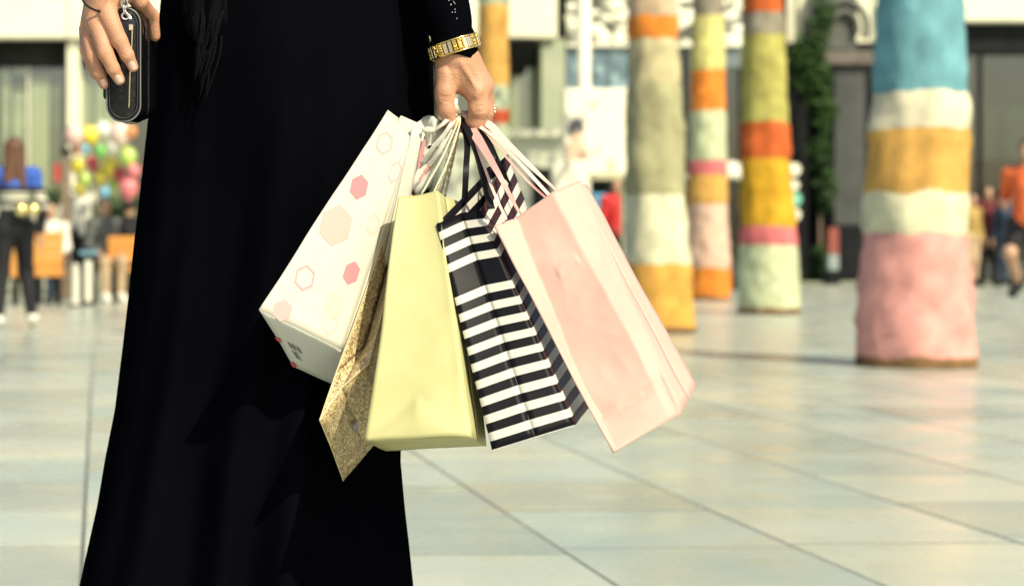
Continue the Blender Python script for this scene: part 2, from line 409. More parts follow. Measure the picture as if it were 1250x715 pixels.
# market stall behind red person
ms = thing('stall_table', base(730,31), 'low dark stall behind the person in red', 'stall')
pbox('table_body', dark, 700, 768, 262, 358, 31, .8, ms, .01); pbox('blue_cover', M('blue_cover',(.10,.28,.42),.6,var=.2), 698, 770, 236, 261.5, 30.95, .9, ms, .02)

# --- dark gateway building with vines, right
D3 = 40.0
C = thing('gateway_building', base(1070, D3), 'building with dark gateway, grey column and pale upper wall at right', 'building')
pbox('upper_wall', cream, 961, 1420, -140, 52, D3+.1, .5, C)
pbox('wall', darkw, 961, 1420, 52.5, 346, D3+1.6, .3, C)
for x in (972, 990, 1066, 1140): pbox('wall_joint', greyg, x, x+2, -80, 52, D3+.06, .05, C)
pbox('lintel', dark, 958, 1100, 53, 72, D3-.1, .9, C, .02)
for x0, x1 in ((958,968),(972,986),(1056,1066)): pbox('gate_frame', dark, x0, x1, 72.5, 345, D3-.05, .3, C)
pbox('gate_leaf', M('gate_black',(.006,.006,.007),.5,.1), 986, 1018, 72.5, 345, D3+.3, .1, C)
pbox('column', greyc, 1019, 1056, 80, 276, D3-.5, .6, C, .03)
pbox('column_plinth', dark, 1020, 1055, 276.5, 346, D3-.52, .64, C, .02)
pbox('column_capital', M('capital_brown',(.13,.11,.09),.6,var=.2), 1008, 1066, 62, 79.5, D3-.65, .9, C, .03)
# carved scroll above the capital
sc_ = B(); cpt = P(1030, 34, D3-.55)
for rr_, th in ((.42,.07),(.25,.06)):
    sc_.tube([cpt+Vector((rr_*math.cos(a)*1.0, 0, rr_*1.2*math.sin(a))) for a in np.linspace(-.4, math.pi+.4, 18)], th, 8)
sc_.mk('carved_scroll', M('carved_stone',(.12,.125,.105),.7,var=.3,vs_=5), C, True)
pbox('gable_block', M('gable_grey',(.10,.105,.09),.7,var=.25,vs_=4), 1006, 1046, -30, 61, D3-.45, .45, C, .02)
pbox('shop_fascia', offw, 1160, 1420, -40, 27, D3-.6, .6, C, .03)
pbox('shop_lintel', dark, 1160, 1420, 27.5, 66, D3-.3, .4, C, .02)
for x0, x1 in ((1164,1196),(1199,1262),(1266,1340),(1344,1420)):
    w0 = pbox('shop_window', gl2, x0, x1, 66.5, 340, D3-.1, .02, C); pbox('mullion', dark, x1, x1+3, 66.5, 344, D3-.16, .12, w0)
pbox('pale_reflection', M('pale_reflection',(.34,.41,.41),.6,var=.25,vs_=1.2), 1200, 1340, 70, 195, D3+.5, .04, C)  # pale reflection in the shop glass, painted as a sheet behind it
pbox('reflection_strip', M('reflection_green',(.22,.28,.25),.6,var=.2), 1166, 1196, 66, 195, D3+.5, .04, C)  # narrow greenish sheet, also coloured as the glass reflection
pbox('inner_counter', dark, 1166, 1420, 196, 344, D3+.6, .3, C)
pbox('step', greyg, 955, 1420, 344.5, 347, D3-1.4, .8, C, .02)

# vines beside the column
leafm = M('vine_leaf', (.028,.06,.014), .45, var=.7, vs_=6)
def leaf_cloud(name, mat, parent, centres, n, size, seed):
    r_ = random.Random(seed); v = []; f = []
    for i in range(n):
        c, rad = r_.choice(centres)
        while True:
            q = Vector((r_.uniform(-1,1), r_.uniform(-1,1), r_.uniform(-1,1)))
            if q.length < 1: break
        p = Vector(c)+Vector((q.x*rad[0], q.y*rad[1], q.z*rad[2])); s = size*r_.uniform(.6,1.4)
        a = Vector((r_.gauss(0,1), r_.gauss(0,1), r_.gauss(0,1))).normalized(); bq = a.orthogonal().normalized()
        k = len(v); v += [p-a*s, p+bq*s*.45, p+a*s, p-bq*s*.45]; f.append((k,k+1,k+2,k+3))
    return mk(name, v, f, mat, parent)
vine = thing('climbing_plant', base(1003, D3-1.0), 'green climbing plant hanging beside the grey column', 'plant')
cs = []
for x, y, rx, rz in ((1008,15,.2,.35),(995,40,.28,.35),(988,58,.38,.25),(976,74,.35,.25),(992,82,.3,.25),(1000,95,.22,.3),(998,120,.26,.3),(1004,150,.15,.3),(982,100,.2,.2),(1010,135,.2,.2),(1001,185,.24,.35),(1005,215,.15,.4),(1010,230,.18,.2),(1007,240,.12,.3),(1002,320,.15,.35),(998,338,.2,.2)):
    cs.append((P(x,y,D3-.9), (rx,.2,rz)))
leaf_cloud('foliage', leafm, vine, cs, 1900, .10, 4)
B().tube(bezier([P(1003,346,D3-.9),P(1001,260,D3-.8),P(1006,160,D3-.8),P(998,70,D3-.8),P(1008,5,D3-.8)],8), .03, 6).mk('stem', brownp, vine, True)
pst = thing('marker_post', base(1018, D3-1.5), 'small red and white marker post at foot of grey column', 'post')
pbox('red_band', M('faded_red',(.26,.07,.05),.6), 1012, 1024, 278, 310, D3-1.5, .18, pst, .01); pbox('white_band', M('pale_teal_white',(.26,.31,.29),.6), 1012, 1024, 310.5, 330, D3-1.5, .18, pst, .01); pbox('foot', dark, 1011, 1025, 330.5, 348, D3-1.52, .22, pst, .01)

# ================================================================== trees in knitted wraps
def cloth(name, c): return M('wrap_'+name, c, .85, .12, var=.19, vs_=6.5, bump=.5, bs=30)
CL = {'teal':(.15,.34,.37),'cream':(.66,.60,.42),'ochre':(.58,.33,.085),'paleyellow':(.64,.61,.40),'pink':(.70,.33,.28),'rose':(.60,.16,.16),
      'redorange':(.52,.115,.03),'taupe':(.26,.23,.17),'olive':(.38,.35,.10),'mustard':(.56,.31,.025),'palegreen':(.50,.54,.33),'lemon':(.60,.55,.20),
      'orange':(.66,.22,.035),'sage':(.40,.45,.30),'palepink':(.62,.42,.31),'beige':(.50,.44,.25),'drab':(.36,.34,.19),'tan':(.55,.40,.26),'amber':(.62,.33,.07),'brick':(.40,.07,.03)}
bark = M('bark', (.14,.10,.065), .9, var=.35, vs_=12, bump=.8, bs=25, stretch=(1,1,.25))
rope = M('base_rope', (.20,.11,.045), .9, var=.3, vs_=20, bump=.5, bs=80)
leafg = M('tree_leaf', (.05,.095,.025), .5, var=.45, vs_=1.2)
def tree(name, xprof, ybase, bands, label, seed, extra, leaves=2300):
    """xprof: [(y, xleft, xright)] from top to base in photo px; bands: [(colour, ytop, ybottom)]"""
    d0 = GD(ybase); ys = [p[0] for p in xprof]
    d = d0+(xprof[-1][2]-xprof[-1][1])/2/F*d0*.9        # the photo's base line is the near rim
    def prof(z):
        y = PY+(H-z)*F/d
        l = np.interp(y, ys, [p[1] for p in xprof]); r = np.interp(y, ys, [p[2] for p in xprof])
        return ((l+r)/2-PX)/F*d, (r-l)/2/F*d
    t = thing(name, (prof(0)[0], d, 0), label, 'tree', 'trees wrapped in coloured cloth bands')
    cx0 = prof(0)[0]
    def ring_mesh(nm, z0, z1, dr, mat, wav, parent, n=40, rows=None):
        rows = rows or max(3, int((z1-z0)/.05)); v = []; f = []
        for i in range(rows+1):
            k = i/rows
            for a in range(n):
                th = 2*math.pi*a/n; ca, sa = math.cos(th), math.sin(th)
                z = z0+(z1-z0)*k
                if wav: z += wav*(N((ca*2,sa*2,z0*3+k*0),1,seed+z1) )*(1 if k > .5 else .8)
                c, r = prof(z)
                rr_ = r*.965+dr+r*.09*N((ca*1.6,sa*1.6,z*2.6),1,seed)+r*.075*N((ca*3.6,sa*3.6,z*7),1,seed+3)+r*.05*N((ca*8,sa*8,z*17),1,seed+5)
                if i in (0, rows): rr_ -= .006
                v.append((c+rr_*ca, d+rr_*sa, max(z,.002)))
        for i in range(rows):
            for a in range(n): f.append((i*n+a, i*n+(a+1)%n, (i+1)*n+(a+1)%n, (i+1)*n+a))
        return mk(nm, v, f, mat, parent, True)
    zf = max(3.4, H+(PY+70)*d0/F); ztop = zf+.2
    ring_mesh('trunk', .0, ztop, -.01, bark, 0, t, 28)
    for i, (c, y0, y1) in enumerate(bands):
        z1 = H-(y0-PY)*d/F; z0 = max(H-(y1-PY)*d/F, .055)
        ring_mesh('cloth_band', z0-.012, z1+.012, .006+.005*(i % 2), cloth(c, CL[c]), .025, t)
    zt = H-(bands[0][1]-PY)*d/F
    for i, c in enumerate(extra):
        ring_mesh('cloth_band', zt+.35*i-.01, min(zt+.35*(i+1)+.01, zf+.1), .006+.005*((i+1) % 2), cloth(c, CL[c]), .025, t)
    ring_mesh('base_rope', 0, .075, .003, rope, .01, t, 40, 4)
    # limbs and leaves (above the picture, they shade the plaza)
    top = Vector((prof(3.0)[0], d, zf)); r_ = random.Random(seed*11); cs = []; rt = prof(2.5)[1]*.8
    for i in range(6):
        a = 2*math.pi*i/6+r_.uniform(-.4,.4); e = top+Vector((math.cos(a)*r_.uniform(1.0,1.7), math.sin(a)*r_.uniform(1.0,1.7), r_.uniform(1.3,2.8)))
        B().tube(bezier([top-Vector((0,0,.25)), top.lerp(e,.45)+Vector((0,0,.25)), e],6), [rt*.6-(rt*.6-.03)*k/12 for k in range(13)], 8).mk('limb', bark, t, True)
        for q in (.6,1.0): cs.append((top.lerp(e,q)+Vector((0,0,.3*q)), (.75,.75,.6)))
    leaf_cloud('crown', leafg, t, cs, leaves, .10, seed)
    return t
tree('wrapped_tree', [(0,1073,1172),(100,1069,1174),(170,1062,1180),(290,1057,1180),(380,1050,1186),(448,1046,1189)], 450,
     [('teal',-60,117),('cream',117,157),('ochre',157,238),('paleyellow',238,283),('pink',283,446)],
     'nearest tree trunk, wrapped in teal, cream, ochre and a wide pink band', 1, ['cream','redorange','teal','ochre'])
tree('wrapped_tree', [(0,908,953),(150,905,962),(280,905,970),(382,902,977)], 383,
     [('redorange',-30,18),('taupe',18,42),('olive',42,152),('redorange',152,193),('mustard',193,277),('rose',277,297),('palegreen',297,381)],
     'tree trunk wrapped in olive, red orange, mustard and pale green cloth', 2, ['olive'], 250)
tree('wrapped_tree', [(0,847,882),(140,843,885),(250,841,888),(366,839,892)], 366,
     [('taupe',-20,21),('lemon',21,85),('orange',85,137),('palegreen',137,195),('rose',195,215),('ochre',215,248),('palepink',248,328),('orange',328,364)],
     'slim tree trunk with lemon and bright orange bands, between two thicker trunks', 3, [])
tree('wrapped_tree', [(0,769,824),(100,767,829),(235,764,836),(330,763,843),(405,760,849)], 406,
     [('tan',-40,23),('orange',23,47),('beige',47,104),('drab',104,236),('paleyellow',236,324),('amber',324,403)],
     'beige wrapped tree trunk with thin orange band, right of the pink bag', 4, ['beige','rose'], 900)
tree('wrapped_tree', [(0,584,620),(150,583,621),(372,578,626)], 372,
     [('sage',-20,8),('ochre',8,104),('sage',104,135),('brick',135,150),('sage',150,230),('cream',230,300),('ochre',300,371)],
     'ochre and sage wrapped tree trunk behind the gold bracelet hand', 5, [], 350)

ps = thing('parasol', base(893,34), 'small white parasol seen between the slim and the olive trunks', 'parasol')
pb = Vector(base(893,34)); apx = P(893,196,34); b = B(); n_ = 8
ring_ = [Vector((apx.x+.75*math.cos(2*math.pi*k/n_), 34+.75*math.sin(2*math.pi*k/n_), P(0,214,34).z)) for k in range(n_)]
for k in range(n_):
    mk('canopy_panel', [apx, ring_[k], ring_[(k+1)%n_], ring_[(k+1)%n_]-Vector((0,0,.06)), ring_[k]-Vector((0,0,.06))], [(0,1,2),(1,4,3,2)], white, ps)
B().tube([pb, apx], .025, 8).mk('pole', dark, ps, True); B().tube([pb, pb+Vector((0,0,.08))], .25, 12).mk('base', dark, ps, True)
hsn = thing('hanging_sign', base(969,30), 'white and green sign on a post right of the mustard band', 'sign')
for y_, r_s, m_ in ((207,8,white),(226,6,white),(243,9,M('sign_green',(.20,.55,.38),.4)),(262,8,white)): q = P(969,y_,30); B().tube([q+Vector((0,-.03,0)), q+Vector((0,.03,0))], r_s*mm(30), 16).mk('disc', m_, hsn)
q = Vector(base(969,30)); B().tube([q+Vector((0,.06,0)), q+Vector((0,.06,1.9))], .03, 8).mk('post', dark, hsn, True)

# ================================================================== background people
skinb = M('skin_background', (.50,.30,.19), .5, var=.06, vs_=30)
hairb = M('brown_hair', (.10,.045,.022), .5, var=.3, vs_=25, stretch=(4,4,.6)); hairk = M('black_hair', (.015,.013,.012), .4, var=.3, vs_=25)
def hand_prims(w_, dirv, side):
    """small hand hanging along dirv: palm and five fingers"""
    w_ = Vector(w_); dv = Vector(dirv).normalized(); s = dv.cross(Vector((0,1,0))).normalized() if abs(dv.y) < .9 else Vector((1,0,0)); f = s.cross(dv).normalized()
    pr = [seg(w_, w_+dv*.06, .027, .03, .012)]
    for i, ln in enumerate((.072,.082,.077,.06)):
        o_ = f*(i-1.5)*.021; a = w_+dv*.075+o_; b_ = a+dv*ln*.55+s*side*.006; c_ = b_+dv*ln*.4+s*side*.022
        pr += [seg(a, b_, .0095, .0085, .004), seg(b_, c_, .0085, .007, .004)]
    a = w_+dv*.03-f*.028; pr += [seg(a, a+dv*.035-f*.022, .012, .010, .006), seg(a+dv*.035-f*.022, a+dv*.065-f*.022, .010, .008, .004)]
    return pr
def figure(label, at, rz, hgt, J, top=None, bottom=None, shoes=None, hair=hairk, hair_len=.05, group=None, sleeve=1.0, leg=1.0, extra=None, skirt=False):
    """J: joint overrides in a 1.70 m body: x right, -y forward, z up"""
    s = hgt/1.70; ca, sa = math.cos(rz), math.sin(rz); at = Vector(at)
    T = thing('person', at, label, 'person', group)
    def W(p): return Vector((at.x+s*(p[0]*ca-p[1]*sa), at.y+s*(p[0]*sa+p[1]*ca), at.z+s*p[2]))
    j = dict(pel=(0,0,.93), ch=(0,.0,1.25), nk=(0,.0,1.44), hd=(0,-.01,1.585),
             sl=(-.175,0,1.38), sr=(.175,0,1.38), el=(-.23,.02,1.10), er=(.23,.02,1.10), wl=(-.25,-.05,.86), wr=(.25,-.05,.86),
             hl=(-.085,0,.90), hr=(.085,0,.90), kl=(-.095,-.01,.50), kr=(.095,-.01,.50), al=(-.10,.02,.085), ar=(.10,.02,.085), tl=(-.11,-.13,.035), tr=(.11,-.13,.035))
    j.update(J); w_ = {k: W(v) for k, v in j.items()}; q = lambda a, b, ra, rb, k=.04: seg(w_[a], w_[b], ra*s, rb*s, k*s)
    hd = w_['hd']; fwd = Vector((sa*1.0, -ca*1.0, 0))
    torso = [q('pel','ch',.115,.125,.06), q('ch','nk',.10,.05,.05), q('sl','sr',.062,.062,.05), q('hl','hr',.095,.095,.05)]
    arms = [q('sl','el',.05,.04), q('el','wl',.04,.026), q('sr','er',.05,.04), q('er','wr',.04,.026)]
    legs = [q('hl','kl',.085,.058,.05), q('kl','al',.056,.036), q('hr','kr',.085,.058,.05), q('kr','ar',.056,.036)]
    feet = [q('al','tl',.042,.032,.03), q('ar','tr',.042,.032,.03)]
    head = [q('nk','hd',.05,.05,.03), ell(hd+Vector((0,0,.02*s)), (.078*s,.09*s,.105*s), .03), ell(hd+fwd*.03*s-Vector((0,0,.05*s)), (.05*s,.05*s,.055*s), .03),
            seg(hd+fwd*.088*s+Vector((0,0,.01*s)), hd+fwd*.102*s-Vector((0,0,.018*s)), .009*s, .013*s, .012)]
    V, Fq = nets(torso+arms+legs+feet+head, .016*s); V = [V]; Fq = [Fq]; n = len(V[0])
    for wk, ek, sd in (('wl','el',1),('wr','er',-1)):
        v2, f2 = nets(hand_prims(w_[wk], (w_[wk]-w_[ek])*1.0, sd), .0055); V.append(v2); Fq.append(f2+n); n += len(v2)
    body = mk('body', np.concatenate(V), np.concatenate(Fq), skinb, T, True)
    # eyes and mouth sit in the face
    side = Vector((ca, sa, 0)); eb = B()
    for k in (-1, 1): eb.ball(hd+fwd*.077*s+side*k*.031*s+Vector((0,0,.022*s)), .012*s, .012*s, .007*s, 8, 6)
    eb.ball(hd+fwd*.074*s-Vector((0,0,.055*s)), .022*s, .012*s, .006*s, 8, 6); eb.mk('eyes_and_mouth', M('face_dark',(.06,.025,.02),.4), body, True)
    def lerpseg(p, k): return ('c', p[1], p[1]+(p[2]-p[1])*k, p[3], p[3]+(p[4]-p[3])*k, p[5])
    if top:
        ap = arms if sleeve >= 1 else ([arms[0] if sleeve >= .5 else lerpseg(arms[0], sleeve*2), arms[2] if sleeve >= .5 else lerpseg(arms[2], sleeve*2)])
        nets_obj('shirt', torso+ap, .016*s, top, T, .014*s, (lambda g: at.z+.86*s*(1 if j['pel'][2] > .7 else .5)-g[...,2]))
    if bottom:
        lp = legs if leg >= 1 else [legs[0] if leg >= .5 else lerpseg(legs[0], leg*2), legs[2] if leg >= .5 else lerpseg(legs[2], leg*2)]
        zc = w_['pel'].z+.10*s
        nets_obj('trousers', [torso[3], q('pel','ch',.108,.10)]+lp, .016*s, bottom, T, .016*s, (lambda g: g[...,2]-zc))
    if shoes: nets_obj('shoe', feet[:1], .012*s, shoes, T, .014*s); nets_obj('shoe', feet[1:], .012*s, shoes, T, .014*s)
    bk = -fwd
    hp = [ell(hd+Vector((0,0,.045*s))+bk*.018*s, (.088*s,.095*s,.092*s), .03)]
    if hair_len > .1:
        rh = random.Random(int(hair_len*1000)); wide = .085 if hair_len > .3 else .05
        for k in range(7):
            o_ = (k-3)/3; hp.append(seg(hd+bk*.05*s+side*o_*.04*s+Vector((0,0,.04*s)), hd+bk*(.10+.02*rh.random())*s+side*o_*wide*s-Vector((0,0,hair_len*(.75+.35*rh.random())*s)), .055*s, .022*s, .02))
    nets_obj('hair', hp, .012*s, hair, T, 0.0, (lambda g: (np.minimum(hd.z+.07*s-g[...,2], ((g-np.array(hd))@np.array(fwd))-.035*s))))
    return T, w_, s
blk = M('black_cloth', (.012,.012,.014), .8, var=.3, vs_=8); blue = M('royal_blue_cloth', (.03,.10,.42), .7, var=.2, vs_=6)
redc = M('red_cloth', (.55,.03,.03), .7, var=.2, vs_=6); orgc = M('orange_cloth', (.80,.16,.045), .7, var=.1, vs_=6); yelc = M('mustard_cloth_shaded', (.36,.24,.07), .7, var=.2)  # mustard darkened: shade outside the dark shop is in the colour
whts = M('white_shoe', (.80,.78,.66), .5); denim = M('blue_denim', (.03,.05,.09), .8, var=.2); tanc = M('tan_cloth', (.45,.33,.20), .8, var=.15); greyk = M('grey_cloth', (.10,.11,.10), .8, var=.2); wcl = M('white_cloth', (.72,.70,.58), .8, var=.08)  # denim kept dim, with the shop-front shade in its colour
# stripes of the walker's jumper come from one banded cloth
def striped_jumper():
    m = bpy.data.materials.new('striped_jumper'); m.use_nodes = True; t = m.node_tree; L = t.links.new; b = t.nodes['Principled BSDF']; b.inputs['Roughness'].default_value = .8
    tc = t.nodes.new('ShaderNodeTexCoord'); sx = t.nodes.new('ShaderNodeSeparateXYZ'); L(tc.outputs['Object'], sx.inputs[0])
    mr = t.nodes.new('ShaderNodeMapRange'); mr.inputs[1].default_value = .80; mr.inputs[2].default_value = 1.50; L(sx.outputs['Z'], mr.inputs[0])
    cr = t.nodes.new('ShaderNodeValToRGB'); cr.color_ramp.interpolation = 'CONSTANT'; e = cr.color_ramp.elements
    for p_, c in ((.30,(.62,.60,.46)),(.34,(.01,.01,.012)),(.40,(.62,.60,.46)),(.45,(.02,.03,.03)),(.47,(.62,.60,.46)),(.50,(.01,.012,.015)),(.57,(.03,.10,.42))):
        q_ = e.new(p_); q_.color = (*c,1)
    e[0].color = (.01,.01,.012,1); e[-1].color = (.03,.10,.42,1)
    L(mr.outputs[0], cr.inputs[0]); L(cr.outputs[0], b.inputs['Base Color']); return m
dW = GD(401)
T, W_, s_ = figure('woman walking away with long brown hair, blue striped jumper and white trainers', ((17-PX)/F*dW, dW, 0), math.pi+.15, 1.60,
    dict(kl=(-.12,-.16,.52), al=(-.17,-.05,.10), tl=(-.19,-.18,.05), kr=(.11,-.02,.50), ar=(.15,.12,.09), tr=(.17,-.02,.035), el=(-.25,.06,1.10), wl=(-.24,-.02,.86), er=(.25,-.06,1.10), wr=(.27,-.16,.90)),
    striped_jumper(), blk, whts, hairb, .33)
hb = thing('belt_bag', P(33,257,dW-.2), 'gold metallic belt bag at the waist of the woman walking away', 'bag')
for k in (-1,1): B().ball(P(33+k*7.5,256,dW-.20), .055, .04, .055).mk('pouch', M('gold_foil',(.85,.72,.30),.25,.5,.8), hb, True)
B().tube([P(14,254,dW-.14), P(33,258,dW-.17), P(50,253,dW-.14)], .012, 6).mk('strap', blk, hb, True)
dR = GD(388)
figure('person running in orange shirt, black shorts and black boots at right edge', ((1255-PX)/F*dR, dR, 0), -.75, 1.72,
    dict(kl=(-.09,-.22,.62), al=(-.10,.02,.32), tl=(-.11,-.10,.24), kr=(.09,-.02,.48), ar=(.10,.18,.10), tr=(.11,.06,.04), el=(-.27,.10,1.12), wl=(-.18,-.14,1.08), er=(.26,.12,1.12), wr=(.20,-.12,1.10)),
    orgc, blk, blk, hairk, .05, sleeve=.45, leg=.35)
figure('person in red top standing behind the pink bag by a dark stall', base(752, 29), .4, 1.62, {}, redc, blk, blk, hairk, .2)
for i, (x, d, rz, hg, tp, bt, lb, hl) in enumerate((
    (1186,37,.5,1.60,yelc,tanc,'person in mustard top next to the pink wrapped trunk',.15),
    (1206,37.5,-.3,1.74,M('maroon_cloth_shaded',(.12,.02,.02),.8,var=.2),blk,'tall person in maroon shirt outside the dark shop',.05),  # maroon dimmed to paint in the shade by the shop
    (1219,38.2,1.2,1.70,blk,greyk,'person in black outside the dark shop',.05),
    (1230,37,-.7,1.62,denim,denim,'person in blue denim beside the running person',.2))):
    figure(lb, base(x, d), rz, hg, {}, tp, bt, blk, hairk, hl, 'people outside the dark shop')
# ---- benches, bin and seated people at left
def bench(x0, x1, y0, y1, d, label):
    t = thing('bench', base((x0+x1)/2, d), label, 'bench', 'orange benches at left')
    a = P(x0,y1,d); c = P(x1,y0,d); n = 4; hh = (c.z-a.z)/n
    for k in range(n): B().box(a.x, c.x, d, d+.04, a.z+hh*k+.004, a.z+hh*(k+1)-.004, .004).mk('back_slat', orangep, t)
    B().box(a.x, c.x, d+.05, d+.48, .38, .43, .01).mk('seat', orangep, t)
    for xx in (a.x+.04, (a.x+c.x)/2, c.x-.1): B().box(xx, xx+.06, d+.02, d+.46, 0, .375, .005).mk('leg', dark, t)
bench(10, 77, 283, 338, 25.5, 'orange slatted bench seen from behind, next to the walking woman')
bench(132, 215, 288, 320, 26.5, 'orange slatted bench half hidden by the black dress')
SIT = dict(pel=(0,0,.52), ch=(0,.02,.86), nk=(0,.0,1.05), hd=(0,-.02,1.19), sl=(-.175,.01,.98), sr=(.175,.01,.98), el=(-.23,-.05,.72), er=(.23,-.05,.72), wl=(-.15,-.26,.62), wr=(.15,-.26,.62),
           hl=(-.09,0,.50), hr=(.09,0,.50), kl=(-.11,-.42,.50), kr=(.11,-.42,.50), al=(-.10,-.42,.085), ar=(.10,-.42,.085), tl=(-.11,-.56,.035), tr=(.11,-.56,.035))
figure('person in grey sitting on the right orange bench, black hair', base(127, 26.75), .3, 1.70, SIT, greyk, tanc, whts, hairk, .05, 'people sitting on the benches')
figure('person in black seen from behind, sitting next to the black dress', base(158, 26.8), math.pi-.2, 1.68, SIT, blk, denim, blk, hairk, .05, 'people sitting on the benches')
figure('person in white top sitting behind the left orange bench', base(62, 26.0), -.2, 1.6, SIT, wcl, denim, blk, hairk, .05, 'people sitting on the benches')
figure('balloon seller in pale shirt standing below the balloons', base(100, 27.4), .2, 1.62, dict(er=(.28,-.05,1.16), wr=(.2,-.2,1.40)), wcl, blk, blk, hairk, .05)
bn = thing('litter_bin', base(108, 25.0), 'black litter bin with white upright stripe', 'bin')
pbox('bin_body', dark, 98, 118, 312, 372, 25.0, .3, bn, .015); pbox('white_stripe', white, 104, 112, 318, 368, 24.97, .03, bn); pbox('blue_lid', M('bin_blue',(.16,.30,.38),.4), 97, 119, 306, 311.5, 24.95, .4, bn, .01)
bo = thing('bollard', base(92, 24.6), 'short white bollard left of the litter bin', 'bollard')
q_ = Vector(base(92,24.6)); B().tube([q_, q_+Vector((0,0,.05)), q_+Vector((0,0,.06)), q_+Vector((0,0,.45)), q_+Vector((0,0,.5))], [.06,.06,.045,.045,.02], 12).mk('shaft', M('bollard_white',(.55,.54,.44),.5), bo, True); B().tube([q_, q_+Vector((0,0,.02))], .08, 12).mk('foot_plate', dark, bo)
po = thing('brown_post', base(80, 26), 'tall brown square post behind the litter bin', 'post')
pbox('shaft', brownp, 75, 86, 188, 366, 26, .12, po, .01); pbox('cap', dark, 73, 88, 182, 187.5, 25.96, .2, po, .01); pbox('red_flag', M('flag_red',(.45,.06,.04),.7), 66, 74.5, 200, 222, 26.03, .02, po)
pl = thing('planter', base(45, 31), 'long low grey planter below the shop window', 'planter')
pbox('trough', M('planter_grey',(.36,.36,.27),.7,var=.1), -40, 88, 250, 356, 31, .6, pl, .02)
leaf_cloud('planting', leafm, pl, [(P(x,246,31.3),(.3,.2,.2)) for x in (-20,0,20,40,60,80)], 260, .07, 9)
pl2 = thing('planter', base(150, 31), 'long green planted trough behind the seated people', 'planter')
pbox('trough', MATS['planter_grey'], 92, 240, 285, 358, 31, .6, pl2, .02)
leaf_cloud('planting', leafm, pl2, [(P(x,262,31.3),(.35,.25,.3)) for x in range(100,240,14)], 700, .08, 10)
# ---- balloons
hand = Vector(base(107, 27.15))+Vector((0,0,1.36))
BC = {'yellow':(.80,.66,.05),'pale pink':(.80,.52,.44),'white':(.82,.82,.72),'orange':(.75,.28,.08),'sky blue':(.14,.42,.58),'green':(.16,.50,.08),'rosy pink':(.74,.20,.20),'olive yellow':(.55,.48,.06),'blush':(.80,.60,.50),'cherry red':(.55,.06,.07),'lime':(.45,.62,.12)}
bal = [('pale pink',91,166,13,'leftmost at the top of the bunch'),('yellow',110,166,12,'tall one at the top of the bunch'),('white',126,159,10,'right of the tall yellow one'),('blush',147,164,15,'just below the black clutch'),
 ('orange',160,161,8,'at the upper right beside the dress'),('sky blue',104,182,6,'small, left of the green one'),('green',123,185,8,'small, in the middle of the bunch'),('white',138,180,7,'small, right of the green one'),
 ('orange',93,182,7,'small, under the leftmost pink one'),('cherry red',113,200,9,'in the heart of the bunch'),('yellow',135,203,12,'right of the heart of the bunch'),('olive yellow',123,216,10,'low in the middle of the bunch'),
 ('lime',156,192,12,'on the right side of the bunch'),('cherry red',146,213,9,'lower right of the bunch'),('rosy pink',157,230,13,'lowest right of the bunch'),('yellow',94,202,10,'on the left side of the bunch'),
 ('sky blue',128,235,7,'small, lowest in the bunch'),('olive yellow',98,231,9,'lowest left of the bunch'),('rosy pink',163,209,9,'touching the black dress on the right'),('lime',139,226,8,'between the lowest blue and pink ones'),('lime',103,219,8,'above the lowest left one')]
rb = random.Random(12)
for c, x, y, r_, where in bal:
    d = 26.4+rb.uniform(-.3,.35); p = P(x, y, d); rm = r_*mm(d)
    t = thing('balloon', p, f'{c} balloon, {where}', 'balloon', 'balloons in the bunch')
    m_ = M('balloon_'+c.replace(' ','_'), BC[c], .12, .6, var=.03, coat=.5)
    b = B(); n = 14; prof_ = [(-1.22,.02),(-1.12,.12),(-.95,.42),(-.6,.78),(-.15,.98),(.25,1.0),(.6,.84),(.85,.55),(.98,.2),(1.0,.01)]
    for z_, q in prof_:
        for k in range(n): b.v.append(p+Vector((q*rm*.92*math.cos(2*math.pi*k/n), q*rm*.92*math.sin(2*math.pi*k/n), z_*rm*1.08)))
    for i in range(len(prof_)-1):
        for k in range(n): b.f.append((i*n+k, i*n+(k+1)%n, (i+1)*n+(k+1)%n, (i+1)*n+k))
    sk = b.mk('skin', m_, t, True)
    B().tube([p-Vector((0,0,1.28*rm)), p-Vector((0,0,1.18*rm))], [rm*.14, rm*.04], 8).mk('knot', m_, t)
    kb = p-Vector((0,0,1.26*rm)); B().tube(bezier([kb, kb.lerp(hand,.5)-Vector((0,0,.06)), hand],5), .0025, 4).mk('string', white, t)

# ================================================================== the woman in black
DB = 2.80
abm = M('black_abaya_crepe', (.0020,.0022,.0034), .85, .0, var=.25, vs_=9, bump=.12, bs=420, stretch=(1,1,.4))
shawlm = M('black_shawl_knit', (.0032,.0034,.0048), .9, .03, var=.3, vs_=30, bump=.3, bs=300)
skin = M('skin', (.50,.262,.145), .45, .35, var=.10, vs_=38, bump=.22, bs=420, sss=.10, col2=(.58,.295,.178))
nail = M('nail', (.72,.46,.36), .22, .5)
gold = M('gold', (.86,.62,.22), .22, .6, 1.0, var=.1, vs_=60)
goldp = M('pale_gold', (.92,.78,.52), .16, .6, 1.0)
W0 = thing('person', ((350-PX)/F*DB, DB, 0), 'woman in long black abaya holding paper shopping bags and a black clutch', 'person')
prof_t = [(-402,318,382),(-385,275,425),(-365,228,474),(-340,206,496),(-200,208,497),(-100,216,490),(-40,202,508),(0,196,516),(80,189,527),(150,180,529),(250,169,521),(300,163,516),(360,157,508),(420,150,500),(500,140,490),(560,128,488),(620,118,493),(665,108,498),(715,97,503),(800,76,514),(900,52,528),(972,36,540)]
pys = [a[0] for a in prof_t]
v = []; f = []; n = 160; rows = 130
